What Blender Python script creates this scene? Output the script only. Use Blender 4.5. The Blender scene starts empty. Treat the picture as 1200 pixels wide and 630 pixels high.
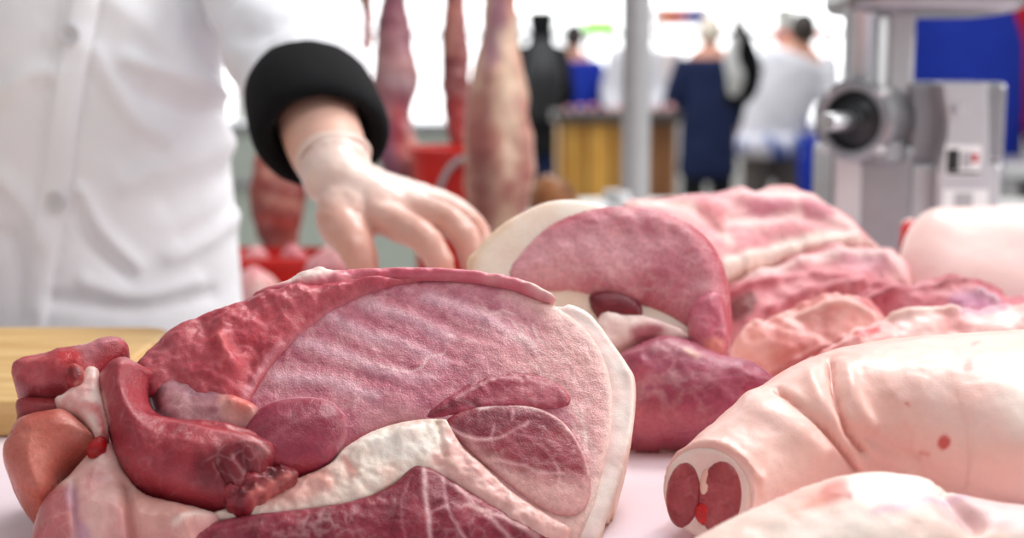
import bpy, math, random
import numpy as np
from mathutils import Vector, Matrix
from mathutils.geometry import delaunay_2d_cdt

SC = bpy.context.scene
COL = SC.collection
random.seed(7)
# ------------------------------------------------------------------ camera
PITCH = math.radians(7.7); F = 1667.0; CAMZ = 1.18
CAM = np.array([0, 0, CAMZ])
FWD = np.array([0, math.cos(PITCH), -math.sin(PITCH)])
UP = np.array([0, math.sin(PITCH), math.cos(PITCH)])
RT = np.array([1.0, 0, 0])
cd = bpy.data.cameras.new('camera'); cam = bpy.data.objects.new('camera', cd); COL.objects.link(cam)
cam.location = CAM; cam.rotation_euler = (math.pi / 2 - PITCH, 0, 0)
cd.sensor_width = 36; cd.lens = 36 * F / 1200; cd.clip_start = .05; cd.clip_end = 100
cd.dof.use_dof = True; cd.dof.focus_distance = .92; cd.dof.aperture_fstop = 4.2
SC.camera = cam

def P(x, y, Y):
    "place seen at picture position x, y standing at distance Y"
    d = FWD * F + (x - 600) * RT - (y - 315) * UP
    return CAM + d * (Y / d[1])
def to_plane(xy, p0, n):
    xy = np.asarray(xy, float)
    d = FWD * F + (xy[:, 0:1] - 600) * RT - (xy[:, 1:2] - 315) * UP
    t = ((p0 - CAM) @ n) / (d @ n)
    return CAM + d * t[:, None]
def to_px(V):
    q = V - CAM; z = q @ FWD
    return 600 + F * (q @ RT) / z, 315 - F * (q @ UP) / z

# ------------------------------------------------------------------ numpy helpers
def lin(c):
    c = np.asarray(c, float) / 255.0
    return np.where(c <= .04045, c / 12.92, ((c + .055) / 1.055) ** 2.4)
def sst(a, b, x):
    t = np.clip((x - a) / (b - a), 0, 1); return t * t * (3 - 2 * t)
def _h(a, b, c, s):
    h = (a * 374761393 + b * 668265263 + c * 2147483629 + s * 1274126177) & 0xffffffff
    h = ((h ^ (h >> 13)) * 1274126177) & 0xffffffff
    return ((h ^ (h >> 16)) & 0xffff) / 65535.0
def vn(p, s=0):
    i = np.floor(p).astype(np.int64); f = p - i; f = f * f * (3 - 2 * f)
    o = 0
    for dx in (0, 1):
        for dy in (0, 1):
            for dz in (0, 1):
                w = (f[:, 0] if dx else 1 - f[:, 0]) * (f[:, 1] if dy else 1 - f[:, 1]) * (f[:, 2] if dz else 1 - f[:, 2])
                o = o + w * _h(i[:, 0] + dx, i[:, 1] + dy, i[:, 2] + dz, s)
    return o * 2 - 1
def fbm(p, s=0, o=4):
    r = 0; a = .55
    for k in range(o):
        r = r + a * vn(p * 2 ** k + 17.3 * k, s + k); a *= .5
    return r
def dline(x, y, pts, closed=False):
    pts = np.asarray(pts, float); d = np.full(len(x), 1e9)
    n = len(pts); 
    for k in range(n if closed else n - 1):
        a = pts[k]; b = pts[(k + 1) % n]; e = b - a; L = e @ e + 1e-12
        t = np.clip(((x - a[0]) * e[0] + (y - a[1]) * e[1]) / L, 0, 1)
        d = np.minimum(d, (x - a[0] - t * e[0]) ** 2 + (y - a[1] - t * e[1]) ** 2)
    return np.sqrt(d)
def inside(x, y, pts):
    pts = np.asarray(pts, float); r = np.zeros(len(x), bool); n = len(pts)
    for k in range(n):
        a = pts[k]; b = pts[(k + 1) % n]
        if a[1] == b[1]: continue
        c = ((a[1] > y) != (b[1] > y)) & (x < (b[0] - a[0]) * (y - a[1]) / (b[1] - a[1]) + a[0])
        r ^= c
    return r
def crom(pts, n, closed=False):
    pts = np.asarray(pts, float); N = len(pts); out = []
    segs = N if closed else N - 1
    for k in range(segs):
        if closed: a, b, c, d = pts[k - 1], pts[k], pts[(k + 1) % N], pts[(k + 2) % N]
        else: a, b, c, d = pts[max(k - 1, 0)], pts[k], pts[k + 1], pts[min(k + 2, N - 1)]
        for j in range(n):
            t = j / n
            out.append(.5 * (2 * b + (c - a) * t + (2 * a - 5 * b + 4 * c - d) * t * t + (3 * b - a - 3 * c + d) * t ** 3))
    if not closed: out.append(pts[-1])
    return np.array(out)
def resample(pts, sp, closed=True):
    p = np.vstack([pts, pts[:1]]) if closed else pts
    L = np.concatenate([[0], np.cumsum(np.linalg.norm(np.diff(p, axis=0), axis=1))])
    n = max(8, int(L[-1] / sp)); s = np.linspace(0, L[-1], n, endpoint=not closed)
    return np.stack([np.interp(s, L, p[:, k]) for k in range(p.shape[1])], 1)

# ------------------------------------------------------------------ objects
def tag(o, label=None, cat=None, group=None, kind=None):
    if label: o['label'] = label
    if cat: o['category'] = cat
    if group: o['group'] = group
    if kind: o['kind'] = kind
    return o
def empty(name, loc, label=None, cat=None, group=None):
    o = bpy.data.objects.new(name, None); COL.objects.link(o); o.location = Vector(loc); o.empty_display_size = .05
    bpy.context.view_layer.update()
    return tag(o, label, cat, group)
def link(name, me, mat, parent=None):
    o = bpy.data.objects.new(name, me); COL.objects.link(o)
    if mat is not None: me.materials.append(mat)
    if parent is not None:
        o.parent = parent
        # empties are only moved and meshes keep world coordinates, so every child keeps them too
        if parent.type == 'EMPTY': o.matrix_parent_inverse = Matrix.Translation(parent.location).inverted()
    return o
def npmesh(name, V, faces, mat, parent=None, color=None, smooth=True):
    me = bpy.data.meshes.new(name)
    me.from_pydata([tuple(v) for v in V], [], faces)
    if smooth: me.polygons.foreach_set('use_smooth', [True] * len(me.polygons))
    if color is not None:
        at = me.color_attributes.new('Col', 'FLOAT_COLOR', 'POINT')
        c = np.ones((len(V), 4), np.float32); c[:, :color.shape[1]] = color
        at.data.foreach_set('color', c.ravel())
    me.update()
    return link(name, me, mat, parent)
def vnormals(V, faces):
    N = np.zeros_like(V)
    for k in (3, 4):
        f = np.array([q for q in faces if len(q) == k], int)
        if len(f) == 0: continue
        n = np.cross(V[f[:, 1]] - V[f[:, 0]], V[f[:, -1]] - V[f[:, 0]])
        for j in range(k): np.add.at(N, f[:, j], n)
    return N / (np.linalg.norm(N, axis=1, keepdims=True) + 1e-12)

def tube_np(path, radii, rings=40, seg=32, upref=(0, 0, 1), cap=5, capk=1.0):
    "closed tube with elliptic sections and rounded ends: V, F, (t, angle)"
    path = np.asarray(path, float); n = len(path)
    rad = np.array([(r, r) if np.isscalar(r) else r for r in radii], float)
    A = crom(np.hstack([path, rad]), max(1, rings // max(1, n - 1)))
    C = A[:, :3]; R = np.maximum(A[:, 3:], 1e-4)
    T = np.gradient(C, axis=0); T /= np.linalg.norm(T, axis=1, keepdims=True) + 1e-12
    cs = []; 
    for e, s in ((0, -1), (-1, 1)):
        ex = []
        for k in range(1, cap + 1):
            a = math.pi / 2 * k / (cap + .35)
            ex.append((C[e] + T[e] * s * math.sin(a) * R[e].mean() * capk, R[e] * math.cos(a), T[e]))
        cs.append(ex)
    rows = cs[0][::-1] + [(C[i], R[i], T[i]) for i in range(len(C))] + cs[1]
    ang = np.linspace(0, 2 * math.pi, seg, endpoint=False)
    V = []; tt = []; upref = np.array(upref, float)
    md = path[-1] - path[0]; md = md / (np.linalg.norm(md) + 1e-9)
    if abs(md @ upref) > .93: upref = np.array((0, 1.0, 0)) if abs(md[1]) < .7 else np.array((1.0, 0, 0))
    for k, (c, r, t) in enumerate(rows):
        s = np.cross(t, upref); s /= np.linalg.norm(s) + 1e-9; u = np.cross(s, t)
        V.append(c + np.outer(np.cos(ang) * r[0], s) + np.outer(np.sin(ang) * r[1], u)); tt += [k / (len(rows) - 1)] * seg
    K = len(rows); V = np.vstack(V); Fc = []
    for k in range(K - 1):
        for j in range(seg):
            a = k * seg + j; b = k * seg + (j + 1) % seg
            Fc.append((a, a + seg, b + seg, b))
    Fc.append(tuple(range(seg))); Fc.append(tuple(range((K - 1) * seg, K * seg))[::-1])
    return V, Fc, np.array(tt), np.tile(ang, K)
def join_np(parts):
    V = []; Fc = []; o = 0
    for v, f in parts:
        V.append(v); Fc += [tuple(i + o for i in q) for q in f]; o += len(v)
    return np.vstack(V), Fc
def box_np(lo, hi, M=None):
    lo = np.array(lo, float); hi = np.array(hi, float)
    V = np.array([[(lo, hi)[i][0], (lo, hi)[j][1], (lo, hi)[k][2]] for i in (0, 1) for j in (0, 1) for k in (0, 1)])
    if M is not None: V = V @ np.array(M)[:3, :3].T + np.array(M)[:3, 3]
    return V, [(0, 1, 3, 2), (4, 6, 7, 5), (0, 4, 5, 1), (2, 3, 7, 6), (0, 2, 6, 4), (1, 5, 7, 3)]
def bevel(o, w, s=2):
    m = o.modifiers.new('bevel', 'BEVEL'); m.width = w; m.segments = s; m.limit_method = 'ANGLE'; return o
def box(name, lo, hi, mat, parent=None, bv=0, M=None):
    V, Fc = box_np(lo, hi, M); o = npmesh(name, V, Fc, mat, parent, smooth=False)
    if bv: bevel(o, bv)
    return o
def tube(name, path, radii, mat, parent=None, rings=24, seg=24, upref=(0, 0, 1), cap=4, capk=1.0, color=None, disp=None):
    V, Fc, t, a = tube_np(path, radii, rings, seg, upref, cap, capk)
    if disp is not None: V = V + vnormals(V, Fc) * disp(V, t, a)[:, None]
    return npmesh(name, V, Fc, mat, parent, color(V, t, a) if color else None)
def lathe(name, prof, base, axis, mat, parent=None, seg=40, smooth=True):
    "prof = (radius, height) pairs turned about an axis through base"
    ax = Vector(axis).normalized(); q = Vector((0, 0, 1)).rotation_difference(ax).to_matrix()
    V = []; Fc = []
    ang = np.linspace(0, 2 * math.pi, seg, endpoint=False)
    for r, h in prof: V.append(np.stack([np.cos(ang) * r, np.sin(ang) * r, np.full(seg, h)], 1))
    V = np.vstack(V) @ np.array(q).T + np.array(base)
    for k in range(len(prof) - 1):
        for j in range(seg):
            a = k * seg + j; b = k * seg + (j + 1) % seg; Fc.append((a, b, b + seg, a + seg))
    Fc.append(tuple(range(seg))[::-1]); Fc.append(tuple(range((len(prof) - 1) * seg, len(prof) * seg)))
    o = npmesh(name, V, Fc, mat, parent, smooth=smooth)
    if smooth:
        m = o.modifiers.new('edges', 'EDGE_SPLIT'); m.split_angle = math.radians(40)
    return o
def fuse(name, parts, voxel, mat, parent=None, color=None, smooth=6, disp=None):
    "grow overlapping solids into one continuous surface"
    V, Fc = join_np(parts)
    me = bpy.data.meshes.new('tmp'); me.from_pydata([tuple(v) for v in V], [], Fc); me.update()
    o = bpy.data.objects.new('tmp', me); COL.objects.link(o)
    m = o.modifiers.new('r', 'REMESH'); m.mode = 'VOXEL'; m.voxel_size = voxel
    if smooth:
        s = o.modifiers.new('s', 'SMOOTH'); s.iterations = smooth; s.factor = .5
    dg = bpy.context.evaluated_depsgraph_get()
    e = bpy.data.meshes.new_from_object(o.evaluated_get(dg))
    bpy.data.objects.remove(o); bpy.data.meshes.remove(me)
    V = np.zeros(len(e.vertices) * 3); e.vertices.foreach_get('co', V); V = V.reshape(-1, 3)
    Fc = [tuple(p.vertices) for p in e.polygons]; bpy.data.meshes.remove(e)
    if disp is not None: V = V + vnormals(V, Fc) * disp(V)[:, None]
    return npmesh(name, V, Fc, mat, parent, color(V) if color else None)
def tb(path, radii, rings=16, seg=20, upref=(0, 0, 1), capk=1.0):
    return tube_np(path, radii, rings, seg, upref, 4, capk)[:2]
def sph(c, r, upref=(0, 1, 0)):
    c = np.array(c, float); r = np.array((r, r, r) if np.isscalar(r) else r, float)
    u = np.linspace(0, math.pi, 15)[1:-1]; a = np.linspace(0, 2 * math.pi, 24, endpoint=False)
    V = [np.stack([np.sin(t) * np.cos(a), np.sin(t) * np.sin(a), np.full(24, math.cos(t))], 1) for t in u]
    V = np.vstack(V + [[[0, 0, 1]], [[0, 0, -1]]]); K = len(u); Fc = []
    for k in range(K - 1):
        for j in range(24):
            b = k * 24 + (j + 1) % 24; x = k * 24 + j; Fc.append((x, x + 24, b + 24, b))
    for j in range(24):
        Fc.append((K * 24, j, (j + 1) % 24)); Fc.append((K * 24 + 1, (K - 1) * 24 + (j + 1) % 24, (K - 1) * 24 + j))
    return V * r + c, Fc

# ------------------------------------------------------------------ materials
def nt(name):
    m = bpy.data.materials.new(name); m.use_nodes = True; t = m.node_tree
    return m, t, t.nodes['Principled BSDF']
def N(t, ty, **kw):
    n = t.nodes.new(ty)
    for k, v in kw.items():
        if k in n.inputs: n.inputs[k].default_value = v
        else: setattr(n, k, v)
    return n
def rgba(c): return tuple(lin(c)) + (1,)
def meat_mat(name, rough=.36, bump=.25, vein=260, sss=.12, fine=900, stretch=(1, 1, 1), coat=.2, veincol=(236, 200, 196), rot=0, grain=.16, vk=.8):
    m, t, b = nt(name); L = t.links.new
    at = N(t, 'ShaderNodeAttribute', attribute_name='Col')
    tc = N(t, 'ShaderNodeTexCoord')
    mp = N(t, 'ShaderNodeMapping'); mp.inputs['Scale'].default_value = stretch; mp.inputs['Rotation'].default_value = (0, rot, 0); L(tc.outputs['Object'], mp.inputs['Vector'])
    # warped cell borders read as thin fat threads
    w = N(t, 'ShaderNodeTexNoise', Scale=70.0, Detail=3.0); L(mp.outputs['Vector'], w.inputs['Vector'])
    mx = N(t, 'ShaderNodeMix', data_type='RGBA'); mx.inputs['Factor'].default_value = .012
    L(mp.outputs['Vector'], mx.inputs[6]); L(w.outputs['Color'], mx.inputs[7])
    vo = N(t, 'ShaderNodeTexVoronoi', feature='DISTANCE_TO_EDGE', Scale=float(vein)); L(mx.outputs[2], vo.inputs['Vector'])
    mr = N(t, 'ShaderNodeMapRange'); mr.inputs[1].default_value = 0; mr.inputs[2].default_value = .09; mr.inputs[3].default_value = 1; mr.inputs[4].default_value = 0
    L(vo.outputs['Distance'], mr.inputs[0])
    n2 = N(t, 'ShaderNodeTexNoise', Scale=60.0, Detail=4.0); L(mp.outputs['Vector'], n2.inputs['Vector'])
    m2 = N(t, 'ShaderNodeMapRange'); m2.inputs[1].default_value = .45; m2.inputs[2].default_value = .68; L(n2.outputs['Fac'], m2.inputs[0])
    mu = N(t, 'ShaderNodeMath', operation='MULTIPLY'); L(mr.outputs[0], mu.inputs[0]); L(m2.outputs[0], mu.inputs[1])
    mu2 = N(t, 'ShaderNodeMath', operation='MULTIPLY'); L(mu.outputs[0], mu2.inputs[0]); L(at.outputs['Alpha'], mu2.inputs[1]); m2.inputs[4].default_value = vk
    n3 = N(t, 'ShaderNodeTexNoise', Scale=float(fine) * .35, Detail=5.0, Roughness=.65); L(mp.outputs['Vector'], n3.inputs['Vector'])
    m3 = N(t, 'ShaderNodeMapRange'); m3.inputs[1].default_value = .25; m3.inputs[2].default_value = .75; m3.inputs[3].default_value = 1 - grain; m3.inputs[4].default_value = 1 + grain; L(n3.outputs['Fac'], m3.inputs[0])
    vm = N(t, 'ShaderNodeVectorMath', operation='SCALE'); L(at.outputs['Color'], vm.inputs[0]); L(m3.outputs[0], vm.inputs['Scale'])
    mc = N(t, 'ShaderNodeMix', data_type='RGBA'); L(mu2.outputs[0], mc.inputs['Factor']); L(vm.outputs[0], mc.inputs[6]); mc.inputs[7].default_value = rgba(veincol)
    L(mc.outputs[2], b.inputs['Base Color'])
    n4 = N(t, 'ShaderNodeTexNoise', Scale=float(fine), Detail=3.0); L(mp.outputs['Vector'], n4.inputs['Vector'])
    ad = N(t, 'ShaderNodeMath', operation='ADD'); L(n3.outputs['Fac'], ad.inputs[0]); L(n4.outputs['Fac'], ad.inputs[1])
    bp = N(t, 'ShaderNodeBump'); bp.inputs['Strength'].default_value = bump; bp.inputs['Distance'].default_value = .0016
    L(ad.outputs[0], bp.inputs['Height']); L(bp.outputs['Normal'], b.inputs['Normal'])
    mrr = N(t, 'ShaderNodeMapRange'); mrr.inputs[3].default_value = rough - .1; mrr.inputs[4].default_value = rough + .14; L(n2.outputs['Fac'], mrr.inputs[0]); L(mrr.outputs[0], b.inputs['Roughness'])
    b.inputs['Subsurface Weight'].default_value = sss; b.inputs['Subsurface Radius'].default_value = (1, .35, .25); b.inputs['Subsurface Scale'].default_value = .004
    b.inputs['Coat Weight'].default_value = coat; b.inputs['Coat Roughness'].default_value = .28
    b.inputs['Specular IOR Level'].default_value = .4
    return m
def plain(name, c, rough=.5, metal=0, noise=.06, ns=30, bump=0, bs=200, spec=.5, sss=0, sheen=0):
    m, t, b = nt(name); L = t.links.new
    tc = N(t, 'ShaderNodeTexCoord'); n = N(t, 'ShaderNodeTexNoise', Scale=float(ns), Detail=4.0); L(tc.outputs['Object'], n.inputs['Vector'])
    r = N(t, 'ShaderNodeMapRange'); r.inputs[3].default_value = 1 - noise * 2; r.inputs[4].default_value = 1 + noise * 2; L(n.outputs['Fac'], r.inputs[0])
    vm = N(t, 'ShaderNodeVectorMath', operation='SCALE'); vm.inputs[0].default_value = tuple(lin(c)); L(r.outputs[0], vm.inputs['Scale']); L(vm.outputs[0], b.inputs['Base Color'])
    b.inputs['Roughness'].default_value = rough; b.inputs['Metallic'].default_value = metal; b.inputs['Specular IOR Level'].default_value = spec
    b.inputs['Subsurface Weight'].default_value = sss; b.inputs['Subsurface Scale'].default_value = .01
    b.inputs['Sheen Weight'].default_value = sheen
    if bump:
        n2 = N(t, 'ShaderNodeTexNoise', Scale=float(bs), Detail=3.0); L(tc.outputs['Object'], n2.inputs['Vector'])
        bp = N(t, 'ShaderNodeBump'); bp.inputs['Strength'].default_value = bump; bp.inputs['Distance'].default_value = .002
        L(n2.outputs['Fac'], bp.inputs['Height']); L(bp.outputs['Normal'], b.inputs['Normal'])
    return m
def wood_mat(name, c1, c2, scale=(2, 40, 40), plank=0):
    m, t, b = nt(name); L = t.links.new
    tc = N(t, 'ShaderNodeTexCoord'); mp = N(t, 'ShaderNodeMapping'); mp.inputs['Scale'].default_value = scale; L(tc.outputs['Object'], mp.inputs['Vector'])
    n = N(t, 'ShaderNodeTexNoise', Scale=1.0, Detail=6.0, Roughness=.6); L(mp.outputs['Vector'], n.inputs['Vector'])
    cr = N(t, 'ShaderNodeValToRGB'); cr.color_ramp.elements[0].position = .35; cr.color_ramp.elements[1].position = .68
    cr.color_ramp.elements[0].color = rgba(c1); cr.color_ramp.elements[1].color = rgba(c2); L(n.outputs['Fac'], cr.inputs['Fac'])
    out = cr.outputs['Color']
    if plank:
        wv = N(t, 'ShaderNodeTexBrick', Scale=1.0); wv.inputs['Mortar Size'].default_value = .012; wv.inputs['Brick Width'].default_value = 30; wv.inputs['Row Height'].default_value = plank
        mp2 = N(t, 'ShaderNodeMapping'); mp2.inputs['Rotation'].default_value = (0, math.pi / 2, 0); L(tc.outputs['Object'], mp2.inputs['Vector'])
        sp = N(t, 'ShaderNodeSeparateXYZ'); L(tc.outputs['Object'], sp.inputs[0]); cb = N(t, 'ShaderNodeCombineXYZ'); L(sp.outputs['Z'], cb.inputs['X']); L(sp.outputs['X'], cb.inputs['Y'])
        L(cb.outputs[0], wv.inputs['Vector'])
        wv.inputs['Color1'].default_value = (1, 1, 1, 1); wv.inputs['Color2'].default_value = (.7, .66, .6, 1); wv.inputs['Mortar'].default_value = (.25, .16, .08, 1)
        mu = N(t, 'ShaderNodeMix', data_type='RGBA', blend_type='MULTIPLY'); mu.inputs['Factor'].default_value = 1; L(out, mu.inputs[6]); L(wv.outputs['Color'], mu.inputs[7]); out = mu.outputs[2]
    L(out, b.inputs['Base Color']); b.inputs['Roughness'].default_value = .45
    bp = N(t, 'ShaderNodeBump'); bp.inputs['Strength'].default_value = .15; bp.inputs['Distance'].default_value = .001; L(n.outputs['Fac'], bp.inputs['Height']); L(bp.outputs['Normal'], b.inputs['Normal'])
    return m
def emit(name, c, s):
    m, t, b = nt(name); b.inputs['Base Color'].default_value = rgba(c); b.inputs['Emission Color'].default_value = rgba(c); b.inputs['Emission Strength'].default_value = s
    return m
def attr_mat(name, rough=.5, sss=0, bump=.1, bs=300, sheen=0, spec=.4):
    m, t, b = nt(name); L = t.links.new
    at = N(t, 'ShaderNodeAttribute', attribute_name='Col'); tc = N(t, 'ShaderNodeTexCoord')
    n = N(t, 'ShaderNodeTexNoise', Scale=float(bs), Detail=3.0); L(tc.outputs['Object'], n.inputs['Vector'])
    L(at.outputs['Color'], b.inputs['Base Color']); b.inputs['Roughness'].default_value = rough; b.inputs['Specular IOR Level'].default_value = spec
    b.inputs['Subsurface Weight'].default_value = sss; b.inputs['Subsurface Radius'].default_value = (1, .4, .25); b.inputs['Subsurface Scale'].default_value = .008; b.inputs['Sheen Weight'].default_value = sheen
    bp = N(t, 'ShaderNodeBump'); bp.inputs['Strength'].default_value = bump; bp.inputs['Distance'].default_value = .001; L(n.outputs['Fac'], bp.inputs['Height']); L(bp.outputs['Normal'], b.inputs['Normal'])
    return m

M_LEAN = meat_mat('lean_pork', rough=.3, vein=110, bump=.5, coat=.12, fine=800, grain=.2)
M_DARK = meat_mat('dark_muscle', rough=.28, vein=80, bump=.3, coat=.06, grain=.2, vk=.4, veincol=(225, 170, 170))
M_FAT = meat_mat('pork_fat', rough=.42, vein=140, bump=.2, sss=.2, veincol=(250, 236, 226), grain=.05, coat=.3)
M_SKIN = meat_mat('pork_skin', rough=.4, vein=200, bump=.1, sss=.25, coat=.25, fine=600, grain=.025)
M_CARC = meat_mat('carcass_flesh', rough=.42, vein=60, bump=.2, fine=300)
M_CLOTH = attr_mat('coat_cotton', rough=.85, bump=.12, bs=900, sheen=.1, spec=.2)
M_BLACKCUFF = plain('black_knit', (12, 12, 15), .9, bump=.5, bs=500, noise=.1, spec=.2)
M_BODY = attr_mat('person_skin', rough=.5, sss=.15, bump=.1)
M_GLOVE = attr_mat('thin_glove', rough=.32, sss=.2, bump=.25, bs=120, spec=.5)
M_STEEL = plain('brushed_steel', (186, 188, 192), .3, .95, noise=.05, ns=60)
M_CAST = plain('cast_aluminium', (150, 150, 153), .4, .8, noise=.06)
M_PALE = plain('pale_steel', (196, 196, 198), .36, .55, noise=.03)
M_BLACKP = plain('black_plastic', (24, 25, 28), .42)
M_WOOD = wood_mat('board_wood', (196, 150, 82), (226, 190, 128), (5, 60, 60))
M_WOODB = wood_mat('stall_wood', (214, 150, 58), (238, 186, 92), (30, 30, 4), plank=.14)
M_WOODC = wood_mat('stall_wood_brown', (150, 100, 60), (178, 124, 78), (30, 30, 4), plank=.14)
M_TOP = plain('counter_laminate', (240, 222, 230), .38, noise=.02)
M_RED = plain('red_plastic', (214, 30, 18), .4, noise=.04)
M_WHITEP = plain('white_plastic', (238, 238, 236), .4)
M_PEARL = plain('pearl_button', (216, 216, 220), .35)
M_GREY = plain('grey_paint', (176, 176, 178), .5, .2)
M_FLOOR = plain('hall_floor', (150, 146, 140), .5, noise=.15, ns=6)
M_WALL = plain('hall_wall', (232, 232, 228), .8)
M_WIN = emit('daylight_glass', (252, 254, 255), 1.9)
M_TUBE = emit('lamp_tube', (255, 252, 250), 3.0)
M_GREEN = plain('pale_green_panel', (218, 228, 216), .4)
M_NAVY = plain('navy_cloth', (26, 36, 68), .9, noise=.15, ns=12, spec=.2)
M_BLACK = plain('black_cloth', (22, 23, 26), .85, noise=.2, ns=10, spec=.2)
M_BLUE = plain('royal_blue_cloth', (28, 52, 160), .8, noise=.1, ns=12, spec=.2)
M_REDC = plain('red_cloth', (190, 30, 45), .8, spec=.2)
M_SWEAT = plain('pale_grey_jersey', (214, 214, 222), .9, noise=.05, ns=12, spec=.2)
M_TROUS = plain('grey_trousers', (92, 86, 84), .85, noise=.1)
M_HAIRB = plain('blond_grey_hair', (222, 212, 196), .6, noise=.15)
M_HAIRD = plain('dark_hair', (48, 40, 36), .6, noise=.15)
M_SHOE = plain('black_shoes', (20, 20, 22), .5)
M_LIME = emit('lime_sign', (140, 232, 70), .9)
M_DARKT = plain('dark_counter', (70, 62, 58), .5)

# ------------------------------------------------------------------ painting surfaces from muscle, fat and blood tones, plus a few painted highlights
def paint(cols, scale=40, seed=1, strokes=(), vein=.4, contrast=1.6, warp=3.0, ridge=0, ridgecol=(236, 205, 200), rs=60, aniso=None, sat=1.1):
    C = [lin(c) for c in cols]
    def fn(x, y, pos, d):
        q = pos * scale
        if aniso is not None: q = q * np.array(aniso)
        f = np.clip(.5 + contrast * .5 * fbm(q, seed), 0, .9999) * (len(C) - 1)
        i = f.astype(int); w = (f - i)[:, None]; CC = np.array(C)
        c = CC[i] * (1 - w) + CC[np.minimum(i + 1, len(C) - 1)] * w
        if ridge:
            qq = pos * rs + .35 * np.stack([fbm(pos * rs * .5, 31), fbm(pos * rs * .5, 47), 0 * x], 1)
            r = 1 - np.abs(fbm(qq, seed + 5, 3)) * 7
            r = np.clip(r, 0, 1) * ridge * np.clip(.55 + fbm(pos * 30, seed + 9), 0, 1)
            c = c * (1 - r[:, None]) + lin(ridgecol) * r[:, None]
        wx = x + warp * fbm(pos * 110, seed + 11); wy = y + warp * fbm(pos * 110, seed + 13)
        a = np.full(len(x), float(vein))
        for s in strokes:
            if s[0] == 'p':
                _, pts, soft, col, k = s[:5]
                pts = crom(pts, 6, True); dd = dline(wx, wy, pts, True); dd = np.where(inside(wx, wy, pts), -dd, dd)
                m = k * (1 - sst(-soft, soft, dd))
            else:
                _, pts, wd, col, k = s[:5]
                m = k * np.exp(-(dline(wx, wy, crom(pts, 6)) / wd) ** 2)
            if col is None: a = a * (1 - m); continue
            c = c * (1 - m[:, None]) + lin(col) * m[:, None]
        return np.hstack([np.clip(c, 0, 1) ** sat, a[:, None]])
    return fn
def bumps(lines=(), rough=0, rs=60, seed=3, stretch=(1, 1, 1)):
    def fn(x, y, pos, d):
        h = rough * fbm(pos * rs * np.array(stretch), seed) if rough else np.zeros(len(x))
        for pts, w, a in lines: h = h + a * np.exp(-(dline(x, y, crom(pts, 5)) / w) ** 2)
        return h
    return fn
TOPZ = .9
def pillow(name, poly, mat, parent, plane, col, lift=0, H=.008, R=.015, back=(0, .4, -.9), bd=.03, bR=None, sp=.002, disp=None, floor=TOPZ + .0006, wob=0, backcol=None, seed=1):
    "closed lump: a domed front over an outline on a plane, and a rounded back"
    p0, n = plane; n = np.array(n, float); n /= np.linalg.norm(n)
    u = np.cross((0, 0, 1.0), n); u /= np.linalg.norm(u); v = np.cross(n, u)
    B = to_plane(crom(poly, 10, True), p0, n)
    uv = np.stack([(B - p0) @ u, (B - p0) @ v], 1); low = (floor - p0[2]) / v[2] + .0002
    uv[:, 1] = np.maximum(uv[:, 1], low)
    keep = [i for i in range(len(uv)) if not (uv[i, 1] <= low and uv[i - 1, 1] <= low and uv[(i + 1) % len(uv), 1] <= low)]
    uv = resample(uv[keep], sp)
    if wob and (uv[:, 1] > low + .001).all():
        t = np.hstack([uv * 120, np.zeros((len(uv), 1))]); uv = uv + wob * np.stack([fbm(t, seed), fbm(t, seed + 3)], 1)
    lo = uv.min(0); hi = uv.max(0)
    gy = np.arange(lo[1], hi[1], sp * .866); pts = []
    for k, yy in enumerate(gy):
        xs = np.arange(lo[0] + (k % 2) * sp * .5, hi[0], sp); pts.append(np.stack([xs, np.full(len(xs), yy)], 1))
    G = np.vstack(pts); G = G[inside(G[:, 0], G[:, 1], uv)]
    G = G[dline(G[:, 0], G[:, 1], uv, True) > sp * .55]
    nb = len(uv); A = np.vstack([uv, G])
    r = delaunay_2d_cdt([Vector(a) for a in A], [(i, (i + 1) % nb) for i in range(nb)], [], 1, 1e-7)
    A2 = np.array([tuple(p) for p in r[0]]); tris = r[2]; orig = r[3]
    isb = np.array([any(i < nb for i in o) or len(o) == 0 for o in orig])
    d = np.where(isb, 0, dline(A2[:, 0], A2[:, 1], uv, True))
    base = p0 + np.outer(A2[:, 0], u) + np.outer(A2[:, 1], v)
    x, y = to_px(base)
    pr = lambda t: np.sqrt(np.maximum(0, 1 - (1 - np.clip(t, 0, 1)) ** 2))
    h = lift + H * pr(d / R)
    if disp is not None: h = h + disp(x, y, base, d) * pr(d / min(R, .006))
    Fv = base + np.outer(h, n); Fv[:, 2] = np.maximum(Fv[:, 2], floor)
    bk = np.array(back, float); bk /= np.linalg.norm(bk)
    Bv = base + np.outer(lift * np.ones(len(d)), n) + np.outer(bd * pr(d / (bR or R)), bk); Bv[:, 2] = np.maximum(Bv[:, 2], floor)
    K = len(A2); idx = np.where(isb, np.arange(K), np.arange(K) + K)
    remap = {}; V = [Fv]; extra = []
    for i in range(K):
        if not isb[i]: remap[i] = K + len(extra); extra.append(Bv[i])
        else: remap[i] = i
    V = np.vstack([Fv, np.array(extra)]) if extra else Fv
    faces = [tuple(t) for t in tris] + [tuple(remap[i] for i in t[::-1]) for t in tris if not all(isb[i] for i in t)]
    c = col(x, y, base, d); cb = c[~isb]
    if backcol is not None: cb = cb.copy(); cb[:, :3] = lin(backcol)
    return npmesh(name, V, faces, mat, parent, np.vstack([c, cb]))

# ================================================================== SETTING
def struct(o): o['kind'] = 'structure'; return o
struct(box('floor', (-8, -1.5, -.1), (8, 14, 0), M_FLOOR))
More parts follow.
